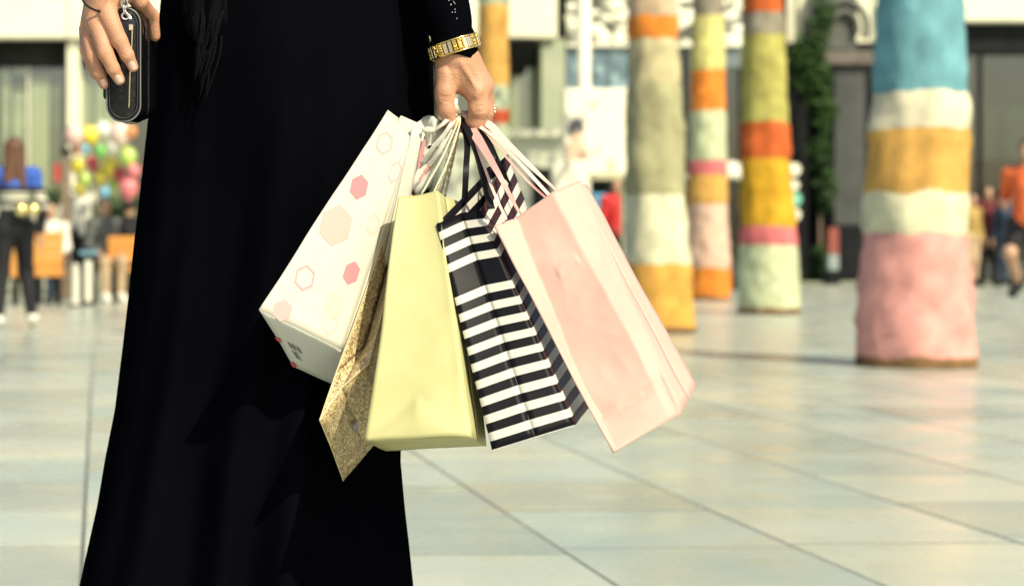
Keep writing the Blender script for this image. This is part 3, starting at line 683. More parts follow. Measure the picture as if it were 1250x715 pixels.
for i in range(rows+1):
    py = -402+(972+402)*i/rows
    xl = np.interp(py, pys, [a[1] for a in prof_t]); xr = np.interp(py, pys, [a[2] for a in prof_t])
    cx, hw = ((xl+xr)/2-PX)/F*DB, (xr-xl)/2/F*DB
    z = H-(py-PY)/F*DB
    dep = np.interp(z, [0,.5,.95,1.1,1.3,1.42,1.5], [.21,.165,.15,.12,.12,.09,.05])
    am = np.interp(z, [0,.4,.85,1.0,1.2], [.055,.04,.014,.006,.003])
    for a in range(n):
        th = 2*math.pi*a/n; ca, sa = math.cos(th), math.sin(th)
        drift = z*.5
        fold = math.sin(7*th+drift+1.2*N((ca,sa,z*1.2),1.3,2))*.55+math.sin(13*th-drift*1.5+1.5*N((ca,sa,z),1.5,5))*.3+N((ca*3,sa*3,z*1.3),1.6,8)*.9
        fold = fold*am*(abs(sa)**.7*.9+.1)
        k = .88 if abs(ca) < .9 else 1.0
        e = 2.3; rr_ = (abs(ca)**e+abs(sa)**e)**(-1/e)
        v.append((cx+(hw*rr_+fold*.25)*ca, DB+(dep*rr_+fold)*sa, max(z,.004)))
for i in range(rows):
    for a in range(n): f.append((i*n+a, i*n+(a+1)%n, (i+1)*n+(a+1)%n, (i+1)*n+a))
dress = mk('abaya', v, f, abm, W0, True)
# ---- hands, in photo pixels (x, y) with depth offset in mm; radii in px
def HP(x, y, mmz, d0): return np.array(P(x, y, d0+mmz/1000))
def fing(pts, d0, k=2.5):
    out = []
    for (a, b) in zip(pts[:-1], pts[1:]):
        out.append(seg(HP(*a[:3], d0), HP(*b[:3], d0), a[3]*mm(d0), b[3]*mm(d0), k*mm(d0)))
    return out
D0 = 2.66
g = []
g += fing([(541,-60,4,21),(552,40,0,19),(556,72,0,20)], D0, 8)                     # forearm and wrist
g += fing([(548,72,2,17),(549,100,2,16)], D0, 10)                                   # thumb side of the palm
g += fing([(562,68,-2,19),(579,107,-4,17)], D0, 12)                                 # metacarpal, index
g += fing([(564,68,8,18),(585,107,8,17)], D0, 12)
g += fing([(563,70,20,16),(587,105,22,15)], D0, 12)
g += fing([(560,72,30,14),(584,102,36,14)], D0, 12)
g += fing([(546,92,-6,14.5),(543,112,-10,11.3),(545,134,-10,9.8),(551,153,-5,7.8)], D0, 5)       # thumb
g += fing([(583,112,-8,14),(585,135,-9,12),(581,150,-4,11),(567,153,16,9.5),(560,144,26,8)], D0, 4) # index
g += fing([(588,112,9,14),(591,138,10,11.5),(587,155,14,10.5),(571,156,34,9.5),(563,146,40,8)], D0, 3)
g += fing([(590,108,26,13),(594,134,28,10.5),(590,150,32,10),(574,152,50,9),(566,143,54,8)], D0, 3)
g += fing([(587,104,40,12),(590,126,45,9.5),(586,140,48,9),(573,142,62,8)], D0, 3)
g += [ell(HP(582,113,-10,D0), (9*mm(D0),)*3, 6*mm(D0)), ell(HP(584,134,-11,D0), (11.5*mm(D0),)*3, 4*mm(D0)), ell(HP(543,120,-10,D0), (10.6*mm(D0),)*3, 4*mm(D0))]
def GR(d0, x0, y0, x1, y1, mz, wpx, dp): return (HP(x0,y0,mz,d0), HP(x1,y1,mz,d0), wpx*mm(d0), dp)
gr1 = [GR(D0,576,131+k*3.2,595,129+k*3.2,-22,1.3,.0016) for k in range(3)]+[GR(D0,536,118+k*3,552,118+k*3,-21,1.3,.0014) for k in range(3)]
gr1 += [GR(D0,563,78,580,106,-22,3.2,-.0022), GR(D0,572,78,590,106,-16,3.0,-.0018), GR(D0,581,118,586,112,-24,4,-.002), GR(D0,590,118,589,156,-2,2.0,.003), GR(D0,548,84,556,112,-18,4,.0016)]
hv1, hf1 = nets(g, .0013, grooves=gr1)
DL = 2.585
g2 = []
g2 += fing([(126,-190,25,30),(134,-60,18,25),(136,-36,14,23)], DL, 8)
g2 += fing([(136,-36,10,22),(131,12,0,15)], DL, 12)
g2 += fing([(132,-34,16,20),(119,20,6,15)], DL, 12)
g2 += fing([(128,-30,24,18),(111,28,18,13)], DL, 12)
g2 += fing([(150,-36,12,16),(152,-8,8,14)], DL, 12)
g2 += fing([(131,17,-8,12),(146,50,-24,9.6),(155,67,-22,8.4),(162.5,82,-15,6.6)], DL, 3)     # index
g2 += fing([(117,25,0,12),(129,65,-22,9.8),(138,84,-22,8.4),(146,98,-15,6.6)], DL, 2.2)     # middle
g2 += fing([(108,34,14,11),(114,70,-6,9.2),(121,90,-8,8),(127,103,-4,6.5)], DL, 2.2)         # ring
g2 += fing([(106,36,28,10),(106,62,12,8),(112,80,8,7),(117,92,8,6)], DL, 2.2)                # little
g2 += fing([(152,-20,10,14),(170,2,24,10.5),(185,20,62,9),(189,44,72,7)], DL, 4)             # thumb, behind the clutch
g2 += [ell(HP(131,20,-9,DL), (11*mm(DL),)*3, 6*mm(DL)), ell(HP(116,29,-1,DL), (11*mm(DL),)*3, 6*mm(DL))]
gr2 = []
for (x, y, dx, dy, mz, ww) in ((146,50,15,33,-34,8.5),(129,65,12,40,-33,8.5),(114,70,6,36,-16,7.5),(155.5,68,8,16,-31,7),(138.5,85,8,14,-31,7)):
    l_ = math.hypot(dx,dy); ux, uy = dx/l_, dy/l_
    for k in (-3.2,0,3.2): gr2.append(GR(DL, x+ux*k-uy*ww, y+uy*k+ux*ww, x+ux*k+uy*ww, y+uy*k-ux*ww, mz, 1.2, .0015))
gr2 += [GR(DL,136,-20,131,12,-14,3.2,-.002), GR(DL,130,-20,118,20,-6,3.2,-.002), GR(DL,123,18,129,34,-12,3.0,.002), GR(DL,110,26,114,46,-2,2.6,.002)]
hv2, hf2 = nets(g2, .0013, grooves=gr2)
# rest of the body, under the clothes
def BP(x, y, z=0.0): return np.array(P(x, y, DB+z))
up = [seg(BP(350,-60), BP(350,-300), .12, .125, .06), seg(BP(350,-300), BP(350,-415), .08, .052, .05), seg(BP(215,-345), BP(485,-345), .055, .055, .05),
      seg(BP(495,-340), BP(520,-140,-.03), .045, .034, .03), seg(BP(520,-140,-.03), P(541,-50,D0+.004), .034, .021, .03), seg(BP(207,-340), BP(140,-170,-.03), .045, .038, .03), seg(BP(140,-170,-.03), P(128,-130,DL+.02), .038, .030, .03),
      ell(BP(350,-545), (.078,.092,.112), .03), seg(BP(350,-415), BP(350,-520), .052,.055,.03), ell(BP(350,-500,-.035), (.05,.05,.055), .03), seg(BP(350,-548,-.09), BP(350,-520,-.104), .009,.013,.012),
      seg(BP(345,-60), BP(310,400), .10, .06, .05), seg(BP(355,-60), BP(395,400), .10, .06, .05), seg(BP(310,400), BP(300,880), .055, .035, .04), seg(BP(395,400), BP(400,880), .055, .035, .04), seg(BP(300,890), BP(300,935,-.13), .038,.03,.03), seg(BP(400,890), BP(400,935,-.13), .038,.03,.03)]
uv_, uf_ = nets(up, .013)
# fingernails belong to the body mesh
nb = B()
def nailp(x, y, ang, d, w_, l_):
    c = P(x, y, d); a = Vector((math.cos(ang),0,-math.sin(ang))); s = Vector((math.sin(ang),0,math.cos(ang)))
    base_ = len(nb.v)
    for i in range(7):
        for j in range(6):
            u_ = -1+2*i/6; t_ = -1+2*j/5; wd = w_*math.sqrt(max(0,1-.75*max(0,abs(t_)-.35)**2*1.6))
            nb.v.append(c+s*u_*wd+a*t_*l_+Vector((0,(u_*u_)*w_*.5+t_*.0026,0)))
    for i in range(6):
        for j in range(5): nb.f.append((base_+i*6+j, base_+i*6+j+1, base_+i*6+7+j, base_+i*6+6+j))
mp_ = mm(DL)
nailp(161.6,80.5,math.atan2(16,8),DL-.0243,4.6*mp_,5.8*mp_); nailp(144.8,96.5,math.atan2(15,9),DL-.0243,4.6*mp_,5.6*mp_); nailp(126.5,101,math.atan2(14,6),DL-.0130,4.2*mp_,4.6*mp_)
nv = np.array([tuple(a) for a in nb.v]); nl1, nl2, nl3 = len(uv_), len(uv_)+len(hv1), len(uv_)+len(hv1)+len(hv2)
fc = uf_.tolist()+(hf1+nl1).tolist()+(hf2+nl2).tolist(); nskin = len(fc); fc += [tuple(i+nl3 for i in q) for q in nb.f]
body = mk('body', np.concatenate([uv_, hv1, hv2, nv]), fc, [skin, nail], W0, True)
mi = [0]*nskin+[1]*(len(fc)-nskin); body.data.polygons.foreach_set('material_index', mi)
sm_ = body.modifiers.new('smooth', 'SMOOTH'); sm_.factor = .5; sm_.iterations = 2
# ---- sleeves
def sleeve(name, pts, nrow=34, n=40, seed=1, cut=None, mat=abm):
    c = bezier([P(x,y,d) for x,y,d,r_ in pts], 12); m = len(c); rad = np.interp(np.linspace(0,1,m), np.linspace(0,1,len(pts)), [p[3]*mm(p[2]) for p in pts])
    v = []; f = []
    for i, p in enumerate(c):
        for a in range(n):
            th = 2*math.pi*a/n; ca, sa = math.cos(th), math.sin(th)
            r_ = rad[i]*(1+.05*math.sin(3*th+i*.5+seed)+.05*N((ca*2,sa*2,i*.25),1,seed))
            dz = (cut(ca, sa) if cut and i == m-1 else 0)
            v.append((p.x+r_*ca, p.y+r_*.92*sa, p.z+dz))
    for i in range(m-1):
        for a in range(n): f.append((i*n+a, i*n+(a+1)%n, (i+1)*n+(a+1)%n, (i+1)*n+a))
    return solid(mk(name, v, f, mat, W0, True), .002)
sleeve('sleeve', [(492,-350,DB,52),(505,-220,DB-.02,44),(527,-100,2.70,33),(541,0,2.665,29),(552,44,2.66,27),(556,66,2.662,28.5)], seed=2, cut=lambda ca, sa: -.008*max(0,ca)+(-.003 if sa < 0 else 0))
sleeve('sleeve', [(208,-350,DB,52),(170,-250,DB-.03,46),(135,-160,2.68,38),(128,-100,2.62,34),(131,-58,2.60,36)], seed=5)
# sequins sewn on the sleeve
b = B(); r_ = random.Random(4)
for i in range(24):
    t_ = r_.random(); x = 550+9*t_+r_.gauss(0,2.2); y = -8+46*t_; b.ball(P(x, y, 2.66-27.5*mm(2.66)*math.sqrt(max(.05,1-((x-546-8*t_)/28)**2))*.93-.0006), .0008, .0006, .0008, 6, 4)
o = b.mk('sequins', M('sequin', (.75,.75,.75), .12, .8, .9), W0); o['kind'] = 'stuff'
# ---- bracelet of separate links round the cuff
ctr = P(554.5, 57.5, 2.661); axu = Vector((.955, 0, .29)); ax = Vector((0,1,0)); upv = axu.cross(ax)*-1
br = B(); NL = 30; ra, rb_ = 27.2*mm(2.66), 27.5*mm(2.66)
brace = thing('bracelet', ctr, 'gold link bracelet worn over the black cuff', 'bracelet')
reg(brace, ctr)
def ringpt(th, rr_): return ctr+axu*(ra+rr_)*math.cos(th)+ax*(rb_+rr_)*math.sin(th)
for i in range(NL):
    th = 2*math.pi*i/NL; dth = math.pi/NL*.86; hh = 7.2*mm(2.66)*(1.06 if i % 5 else 1.0)
    b = B(); vv = []
    for q in (th-dth, th+dth):
        for rr_ in (.0004, .0032): 
            for z_ in (-hh, hh): vv.append(ringpt(q, rr_)+upv*z_)
    for q in (th-dth*.7, th+dth*.7):
        for z_ in (-hh*.8, hh*.8): vv.append(ringpt(q, .0046)+upv*z_)
    b.add(vv, [(0,1,5,4),(0,2,3,1),(4,5,7,6),(0,4,6,2),(1,3,7,5),(2,6,10,8),(3,9,11,7),(2,8,9,3),(6,7,11,10),(8,10,11,9)])
    lk = b.mk('link', goldp if i % 4 in (0,1) else gold, brace)
    if i % 4 in (2,3):
        bb_ = B()
        for q in range(5):
            bb_.ball(ringpt(th+r_.uniform(-.6,.6)*dth, .0048)+upv*r_.uniform(-.75,.75)*hh, .0014, nu=6, nv=4)
        bb_.mk('filigree', M('dark_gold',(.42,.27,.05),.3,.5,1.0), lk)
for s_ in (-1,1):
    B().tube([ringpt(2*math.pi*i/40, .0028)+upv*s_*7.9*mm(2.66) for i in range(41)], .0009, 6).mk('edge_wire', gold, brace, True)
# ---- ring on the ring finger
rc = Vector(HP(592.6,133.5,27.6,D0)); tdir = (Vector(HP(594,134,28,D0))-Vector(HP(590,108,26,D0))).normalized()
rg = thing('finger_ring', rc, 'gold ring with a small stone on the hand holding the bags', 'ring')
u_ = tdir.orthogonal().normalized(); v_ = tdir.cross(u_)
B().tube([rc+(u_*math.cos(a)+v_*math.sin(a))*11.3*mm(D0) for a in np.linspace(0,2*math.pi,33)], .0013, 8).mk('band', gold, rg, True)
out_ = Vector((.82,-.57,0)).normalized()
B().ball(rc+out_*12.2*mm(D0), .0030, nu=10, nv=7).ball(rc+out_*12*mm(D0)+tdir*.004, .0018, nu=8, nv=6).ball(rc+out_*12*mm(D0)-tdir*.004, .0018, nu=8, nv=6).mk('setting', goldp, rg, True)
# ---- shawl end with fringe over the hip
sv = []; sf = []; nu_, nv2 = 14, 18
def dress_front(px, py):
    xl = np.interp(py, pys, [a[1] for a in prof_t]); xr = np.interp(py, pys, [a[2] for a in prof_t]); z = H-(py-PY)/F*DB
    dep = np.interp(z, [0,.5,.95,1.1,1.3,1.42,1.5], [.21,.165,.15,.12,.12,.09,.05]); c = (px-(xl+xr)/2)/((xr-xl)/2); c = max(-.97,min(.97,c))
    return DB-dep*(1-abs(c)**2.3)**(1/2.3)-.012
for j in range(nv2+1):
    t_ = j/nv2
    for i in range(nu_+1):
        s_ = i/nu_; y = -330+t_*(330+28+34*math.sin(s_*math.pi)**1.2*(1-s_*.25)); x = (206+8*t_)+s_*(62+8*(1-t_)); x += 10*math.sin(t_*2)*(1-s_)
        d = dress_front(x, y)-.006*math.sin(s_*15+t_*4)-.004
        sv.append(P(x*1.0, y, d))
for j in range(nv2):
    for i in range(nu_): sf.append((j*(nu_+1)+i, j*(nu_+1)+i+1, (j+1)*(nu_+1)+i+1, (j+1)*(nu_+1)+i))
sh = solid(mk('shawl', sv, sf, shawlm, W0, True), .004)
fb = B(); r_ = random.Random(6)
for k in range(34):
    s_ = r_.uniform(.55,1.0); x0 = 214+s_*62-4+r_.uniform(-2,2); y0 = r_.uniform(5,45); L_ = r_.uniform(45,88)
    pts = []
    for q in range(8):
        t_ = q/7; x = x0+(248-x0)*.5*t_**1.3-8*t_+2*math.sin(t_*5+k); y = y0+L_*t_; pts.append(P(x, y, dress_front(x, y)-.006-.004*math.sin(t_*3+k)))
    fb.tube(pts, [.0011]*7+[.0005], 5)
o = fb.mk('fringe', M('fringe_yarn',(.0042,.0045,.006),.8,.06), sh, True); o['kind'] = 'stuff'
# head scarf (above the picture)
hs = [ell(BP(350,-548,.015), (.098,.112,.13), .04), seg(BP(350,-500,.03), BP(350,-400,.0), .085, .10, .05), seg(BP(350,-410), BP(270,-368), .08,.06,.05), seg(BP(350,-410), BP(430,-368), .08,.06,.05)]
fc_ = np.array(BP(350,-535,-.13))
nets_obj('head_scarf', hs, .011, shawlm, W0, 0.0, lambda g_: .078-np.sqrt(((g_[...,0]-fc_[0])/.85)**2+(g_[...,1]-fc_[1])**2*.35+((g_[...,2]-fc_[2])/1.2)**2))
eb = B()
for k in (-1,1): eb.ball(BP(350+k*29,-562,-.082), .013,.012,.008, 8, 6)
eb.ball(BP(350,-482,-.083), .023,.012,.007,8,6); eb.mk('eyes_and_mouth', M('face_dark',(.06,.025,.02),.4), body, True)

# ================================================================== black clutch
clm = M('black_patent_leather', (.005,.005,.006), .15, .4, var=.2, vs_=20, bump=.30, bs=45)
pip = M('grey_piping', (.16,.16,.15), .3, .5)
CLT = thing('clutch_bag', P(155,150,2.60), 'black patent leather clutch with chain, held at her hip', 'clutch bag')
def uoutline(x0, x1, y0, y1, r_, n=9, skew=(0,0)):
    pts = []
    for cx, cy, a0 in ((x1-r_,y1-r_,0),(x0+r_,y1-r_,90),(x0+r_,y0+r_,180),(x1-r_,y0+r_,270)):
        for i in range(n):
            a = R(a0+90*i/(n-1)); pts.append((cx+r_*math.cos(a), cy+r_*math.sin(a)))
    return pts
dF = 2.573
o1 = uoutline(129.5, 172, 9, 149, 20)
def shear(p, dx=0, dy=0, d=dF): 
    x, y = p; return P(x+(y-80)*.00+dx, y+dy, d)
v = []; f = []; no = len(o1); lay = [(0.25,0,0,dF-.001),(0.6,0,0,dF+.001),(0.88,0,0,dF+.004),(1,0,0,dF+.010),(1,9,1,dF+.06),(.97,19,0,dF+.12),(.85,20,0,dF+.127)]
for s_, dx, dy, d in lay:
    for x, y in o1:
        p = P(150.7+(x-150.7)*s_+dx, 79+(y-79)*(1-(1-s_)*.35)+dy, d); v.append(p+Vector((N(p,22,3),N(p,22,4)*(1.2 if s_ < .95 else .6),N(p,22,5)))*.0022)
for i in range(len(lay)-1):
    for k in range(no): f.append((i*no+k, i*no+(k+1)%no, (i+1)*no+(k+1)%no, (i+1)*no+k))
f.append(tuple(range(no))[::-1]); f.append(tuple((len(lay)-1)*no+k for k in range(no)))
cb = mk('clutch_body', v, f, clm, CLT, True)
def loop(s_, dx, dy, d, rad, mat, name, par):
    pts = [P(150.7+(x-150.7)*s_+dx, 79+(y-79)*(1-(1-s_)*.35)+dy, d) for x, y in o1]; pts.append(pts[0]); pts.append(pts[1])
    B().tube(pts, rad, 6, False).mk(name, mat, par, True)
loop(.97,0,0,dF+.007,.0011,pip,'piping',cb); loop(.80,0,0,dF+.0035,.0007,M('dark_stitch',(.035,.035,.035),.4),'stitching',cb); loop(1.01,9,1,dF+.06,.0016,clm,'seam',cb)
# flap lip on the left and a raised panel
flp = uoutline(126,136,40,122,5); v = [P(x,y,dF+.012) for x,y in flp]+[P(x+14,y+3,dF+.10) for x,y in flp]; k_ = len(flp)
mk('side_flap', v, [tuple(range(k_))[::-1], tuple(k_+i for i in range(k_))]+[(i,(i+1)%k_,k_+(i+1)%k_,k_+i) for i in range(k_)], clm, CLT, True)
# zip: tape, teeth, pull
zp = bezier([P(160,32,dF-.001), P(159,60,dF-.0025), P(157,95,dF-.0025), P(156,132,dF+.000)], 8)
B().ribbon(zp, .0075, (1,0,0), .001).mk('zip_tape', dark, CLT)
B().tube([p+Vector((.0015,-.0012,0)) for p in zp], .0012, 6).mk('zip_teeth', M('brass',(.70,.58,.34),.25,.5,1.0), CLT, True)
b = B(); b.box(P(157.5,0,dF).x, P(162.5,0,dF).x, dF-.004, dF-.0005, P(0,38,dF).z, P(0,30,dF).z, .0008); b.mk('zip_pull', goldp, CLT)
# chain from the top corner up over the hand
cpts = bezier([P(153,18,dF-.004), P(152,6,dF-.006), P(156,-14,dF-.008), P(158,-60,dF-.004), P(150,-130,dF+.01)], 10)
silver = M('silver', (.78,.76,.70), .15, .6, 1.0)
acc = 0; last = cpts[0]; li = 0
for p in cpts[1:]:
    acc += (p-last).length
    if acc > .0062:
        acc = 0; t_ = (p-last).normalized(); u_ = Vector((1,0,0)) if li % 2 else Vector((.3,1,0)).normalized(); u_ = (u_-t_*u_.dot(t_)).normalized()
        B().tube([p+t_*.0052*math.cos(a)+u_*.0036*math.sin(a) for a in np.linspace(0,2*math.pi,17)], .0012, 6, False).mk('chain_link', silver, CLT, True); li += 1
    last = p
B().tube([P(153,20,dF-.001)+Vector((.004*math.cos(a),-.001,.004*math.sin(a))) for a in np.linspace(0,2*math.pi,17)], .0013, 6, False).mk('chain_ring', silver, CLT, True)
# dark cord bracelet on her wrist, and its glint at the picture's top edge
cbk = thing('cord_bracelet', P(104,4,2.58), 'thin dark bracelet at the wrist above the clutch', 'bracelet')
B().tube([P(136+36*math.cos(a), -14+20*math.sin(a)+(10 if math.cos(a) < 0 else 0), DL+.012+.034*math.sin(a+2.2)) for a in np.linspace(0,2*math.pi,33)], .0016, 6, False).mk('cord', dark, cbk, True)

# ================================================================== shopping bags
CAM = Vector((0,0,H))
def plane(a, b, c): n_ = (b-a).cross(c-a).normalized(); return a, n_ if n_.y < 0 else -n_
def on(pl_, px, py, lift=0.0):
    a, n_ = pl_; dr = P(px,py,1.0)-CAM; return CAM+dr*((a-CAM).dot(n_)/dr.dot(n_))+n_*lift
def wob(p, amp, seed):
    return Vector((N(p,9,seed),N(p,9,seed+1),N(p,9,seed+2)))*amp+Vector((N(p,27,seed+4),N(p,27,seed+5),N(p,27,seed+6)))*amp*.28
def patch(name, c, mat, parent, nu=10, nv=24, amp=.002, seed=1, vr=(0,1), ur=(0,1), th=.0008, bow=0.0, disp=None, crump=0.0):
    """c: top-left, top-right, bottom-right, bottom-left"""
    tl, tr, br_, bl = [Vector(q) for q in c]; v = []; f = []; uv = []
    nrm = (tr-tl).cross(bl-tl).normalized()
    for j in range(nv+1):
        b_ = j/nv
        for i in range(nu+1):
            a = i/nu; p = tl.lerp(tr,a).lerp(bl.lerp(br_,a), b_)
            p = p+nrm*bow*math.sin(a*math.pi)*math.sin(b_*math.pi)
            ef = min(1, 9*min(a,1-a,b_,1-b_)); e2 = min(1, 14*min(a,1-a))
            if disp: p = p+nrm*(e2*disp(a,b_)*(1 if nrm.y < 0 else -1))
            if crump: p = p+nrm*ef*crump*(abs(N(p,14,seed+7))*1.6+abs(N(p,33,seed+9))*.5)
            v.append(p+wob(p,amp,seed)); uv.append((ur[0]+(ur[1]-ur[0])*a, vr[0]+(vr[1]-vr[0])*b_))
    for j in range(nv):
        for i in range(nu): f.append((j*(nu+1)+i, j*(nu+1)+i+1, (j+1)*(nu+1)+i+1, (j+1)*(nu+1)+i))
    return solid(mk(name, v, f, mat, parent, True, uv), th)
def creases(pts, mat, parent, amp, seed, rad=.0005, name='crease'):
    q = bezier(pts, 6) if len(pts) > 2 else [pts[0].lerp(pts[1], i/10) for i in range(11)]
    return B().tube([p+wob(p,amp,seed) for p in q], rad, 5).mk(name, mat, parent)
HC = P(562, 140, 2.668)      # where the handles meet inside the fist

# ---------- white bag with hexagon print
wpaper = M('white_card', (.565,.54,.44), .6, .2, var=.03, vs_=14, bump=.10, bs=16)
wgrey = M('white_card_base', (.62,.62,.54), .5, .3, var=.04, vs_=14)
WBag = thing('shopping_bag', P(358,446,2.60), 'white paper shopping bag with pink hexagon print, in front of the dress', 'shopping bag', 'paper shopping bags')
A1, S1 = .0016, 11
pl1 = plane(P(474,135,2.645), P(316,378,2.515), P(418,427,2.552))
tl, tr, bl, brr = P(474,135,2.645), on(pl1,503,170), P(316,378,2.515), P(418,427,2.552)
dv = P(358,446,2.59)-bl
blb, brb = bl+dv, brr+dv*.95; tlb, trb = P(490,141,2.668), P(517,153,2.654)
fr = patch('front_panel', (tl,tr,brr,bl), wpaper, WBag, 14, 30, A1, S1)
patch('back_panel', (tlb,trb,brb,blb), wpaper, WBag, 10, 20, A1, S1)
patch('base_panel', (bl,brr,brb,blb), wgrey, WBag, 10, 8, A1, S1)
cm_t = (tr+trb)/2+(tl-tr)*.22; cm_b = (brr+brb)/2
patch('side_panel', (tr,cm_t,cm_b,brr), wpaper, WBag, 4, 20, A1, S1); patch('side_panel', (cm_t,trb,brb,cm_b), wpaper, WBag, 4, 20, A1, S1)
lm_t = (tl+tlb)/2+(tr-tl)*.2; lm_b = (bl+blb)/2
patch('side_panel', (tl,lm_t,lm_b,bl), wpaper, WBag, 4, 20, A1, S1); patch('side_panel', (lm_t,tlb,blb,lm_b), wpaper, WBag, 4, 20, A1, S1)
rose = M('print_rose', (.48,.20,.21), .6); prose = M('print_pale_rose', (.53,.37,.32), .6); vpale = M('print_blush', (.525,.46,.375), .6); redp = M('print_red', (.55,.09,.09), .5); linem = M('print_line', (.55,.47,.37), .6)
hdir = (474-316, 135-378); hl_ = math.hypot(*hdir); hx, hy = hdir[0]/hl_, hdir[1]/hl_
def dec(name, pts, mat, lift=.0008, par=fr, pl_=pl1, amp=A1, seed=S1):
    vv = []
    for x, y in pts: 
        p = on(pl_, x, y); vv.append(p+wob(p,amp,seed)+pl_[1]*lift)
    return mk(name, vv, [tuple(range(len(vv)))], mat, par)
def hexa(cx, cy, r_, mat, out=0, sq=.80, lift=.0008, tilt=12):
    """print a hexagon on the front panel; out: width of an outline, 0 = filled"""
    def pt(rad, k):
        a = R(60*k+30); x = rad*sq*math.cos(a); y = rad*1.08*math.sin(a); t_ = R(tilt)
        return (cx+x*math.cos(t_)-y*math.sin(t_), cy+x*math.sin(t_)+y*math.cos(t_))
    if not out: dec('printed_hexagon', [pt(r_,k) for k in range(6)], mat, lift); return
    vv = []; 
    for rad in (r_, r_-out):
        for k in range(6):
            p = on(pl1,*pt(rad,k)); vv.append(p+wob(p,A1,S1)+pl1[1]*lift)
    mk('printed_hexagon', vv, [(k,(k+1)%6,6+(k+1)%6,6+k) for k in range(6)], mat, fr)
def pline(a, b, w_=.5):
    dx, dy = b[0]-a[0], b[1]-a[1]; l = math.hypot(dx,dy); nx_, ny_ = -dy/l*w_, dx/l*w_; n_ = 6; vv = []
    for i in range(n_+1):
        for s_ in (-1,1):
            p = on(pl1, a[0]+dx*i/n_+nx_*s_, a[1]+dy*i/n_+ny_*s_); vv.append(p+wob(p,A1,S1)+pl1[1]*.0007)
    mk('printed_line', vv, [(2*i,2*i+1,2*i+3,2*i+2) for i in range(n_)], linem, fr)
pline((485,150),(474,165)); pline((464,186),(444,217)); pline((432,241),(419,258)); pline((400,293),(379,326)); pline((364,352),(350,368))
pline((478,222),(459,262)); pline((451,286),(433,322)); pline((423,345),(411,362)); pline((495,178),(486,200))
hexa(469,175.5,14,prose,3.2); hexa(438,229,14.5,rose); hexa(410,275,24,prose,0,.86); hexa(371.5,339,15.5,M('print_mauve',(.50,.30,.30),.6),3.0,.86); hexa(344,379,13,M('print_salmon',(.58,.34,.31),.6),0,.95)
hexa(481.5,211,13.5,M('print_mauve2',(.50,.33,.31),.6),2.0,.55,tilt=20); hexa(455,274,13,vpale,3,.7); hexa(428.5,333,14,rose,0,.72,tilt=18); hexa(407,372,17,vpale,0,.8,.0006); hexa(402.5,395,13,vpale,3,.8,.0009)
# print that runs over onto the side and the inside corner
plS = plane(tr, brr, cm_b)
dec('printed_hexagon', [(509,206),(512,186),(517,168),(519,164),(519,178),(515,196),(511,207)], rose, .0016, fr, plane(tr,trb,brb), .0, S1)
# marks on the base: bar code lines and two red flecks
plB = plane(bl, brr, blb)
bk = M('print_black', (.05,.05,.05), .5); base_o = [o for o in WBag.children if o.name.startswith('base_panel')][0]
e1 = Vector((.894,.447)); e2 = Vector((.53,.85))
for k in range(13):
    if k in (3,8): continue
    c = Vector((349,415))+e1*k*1.35; w_ = .9 if k % 3 else .5
    dec('bar_code_line', [c, c+e1*w_, c+e1*w_+e2*9, c+e2*9], bk, .0016, base_o, plB)
for k in range(5): c = Vector((355.5,426))+e2*k*2.2; dec('printed_mark', [c, c+e1*(9-(k%2)*3), c+e1*(9-(k%2)*3)+e2*1.2, c+e2*1.2], bk, .0016, base_o, plB)
dec('printed_fleck', [(334,410),(341,412),(343,417),(338,415)], redp, .0016, base_o, plB); dec('printed_fleck', [(354,441),(358,440),(362,446),(358,446)], redp, .0016, base_o, plB)
# scalloped tissue standing out of the bag
tis = M('white_tissue', (.62,.61,.52), .5, .3, var=.05, vs_=20)
outl = [(500,162),(503,155),(508,150),(513,147),(517,143),(523,141),(529,142),(533,146),(538,146),(543,150),(546,155),(545,163),(541,176),(537,196),(531,214),(524,228),(516,236),(508,238),(503,230),(500,200)]
cxm, cym = 521, 186; v = [P(cxm,cym,2.660)]; f = []
for rg_ in (.4,.75,1.0):
    for x, y in outl: v.append(P(cxm+(x-cxm)*rg_, cym+(y-cym)*rg_, 2.660+.012*math.sin(x*.21+y*.13)*rg_))
no = len(outl)
for k in range(no): f.append((0,1+k,1+(k+1)%no))
for q in (0,1):
    for k in range(no): f.append((1+q*no+k,1+(q+1)*no+k,1+(q+1)*no+(k+1)%no,1+q*no+(k+1)%no))
solid(mk('tissue_flap', v, f, tis, WBag, True), .0008)
for k in range(7): 
    x, y = 511+k*1.9, 224-k*2.6; B().tube([P(x,y,2.646), P(x+2,y-9,2.646)], .0005, 4).mk('printed_stroke', M('print_pinkline',(.70,.33,.32),.5), WBag)
# cut-out ovals and white ribbon handles
B().ball(P(523,159,2.646), .0085,.003,.0045, 12, 6).mk('ribbon_knot', wpaper, WBag, True)
satin = M('white_satin', (.66,.64,.54), .3, .45, var=.03)
B().ribbon(bezier([P(528,160,2.655),P(540,152,2.645),P(552,141,2.648),HC],7), lambda t_: .0065-.003*t_, (.4,.2,1), .0009).mk('ribbon_handle', satin, WBag)
B().ribbon(bezier([P(516,198,2.650),P(526,184,2.645),P(541,166,2.644),P(553,149,2.646),HC],7), lambda t_: .0085-.0045*t_, (1,.3,.6), .0009).mk('ribbon_handle', satin, WBag)
B().ribbon(bezier([P(524,202,2.655),P(536,186,2.65),P(549,165,2.65),P(556,150,2.652),HC],7), lambda t_: .006-.003*t_, (1,.2,.5), .0009).mk('ribbon_handle', satin, WBag)
B().ribbon(bezier([P(556,121,2.653),P(556,128,2.650),P(560,136,2.655),HC],5), .005, (1,.2,.1), .0009).mk('ribbon_handle', satin, WBag)
B().ball(P(528,180,2.648), .0065,.002,.003, 10, 6).mk('dark_eyelet', dark, WBag, True)

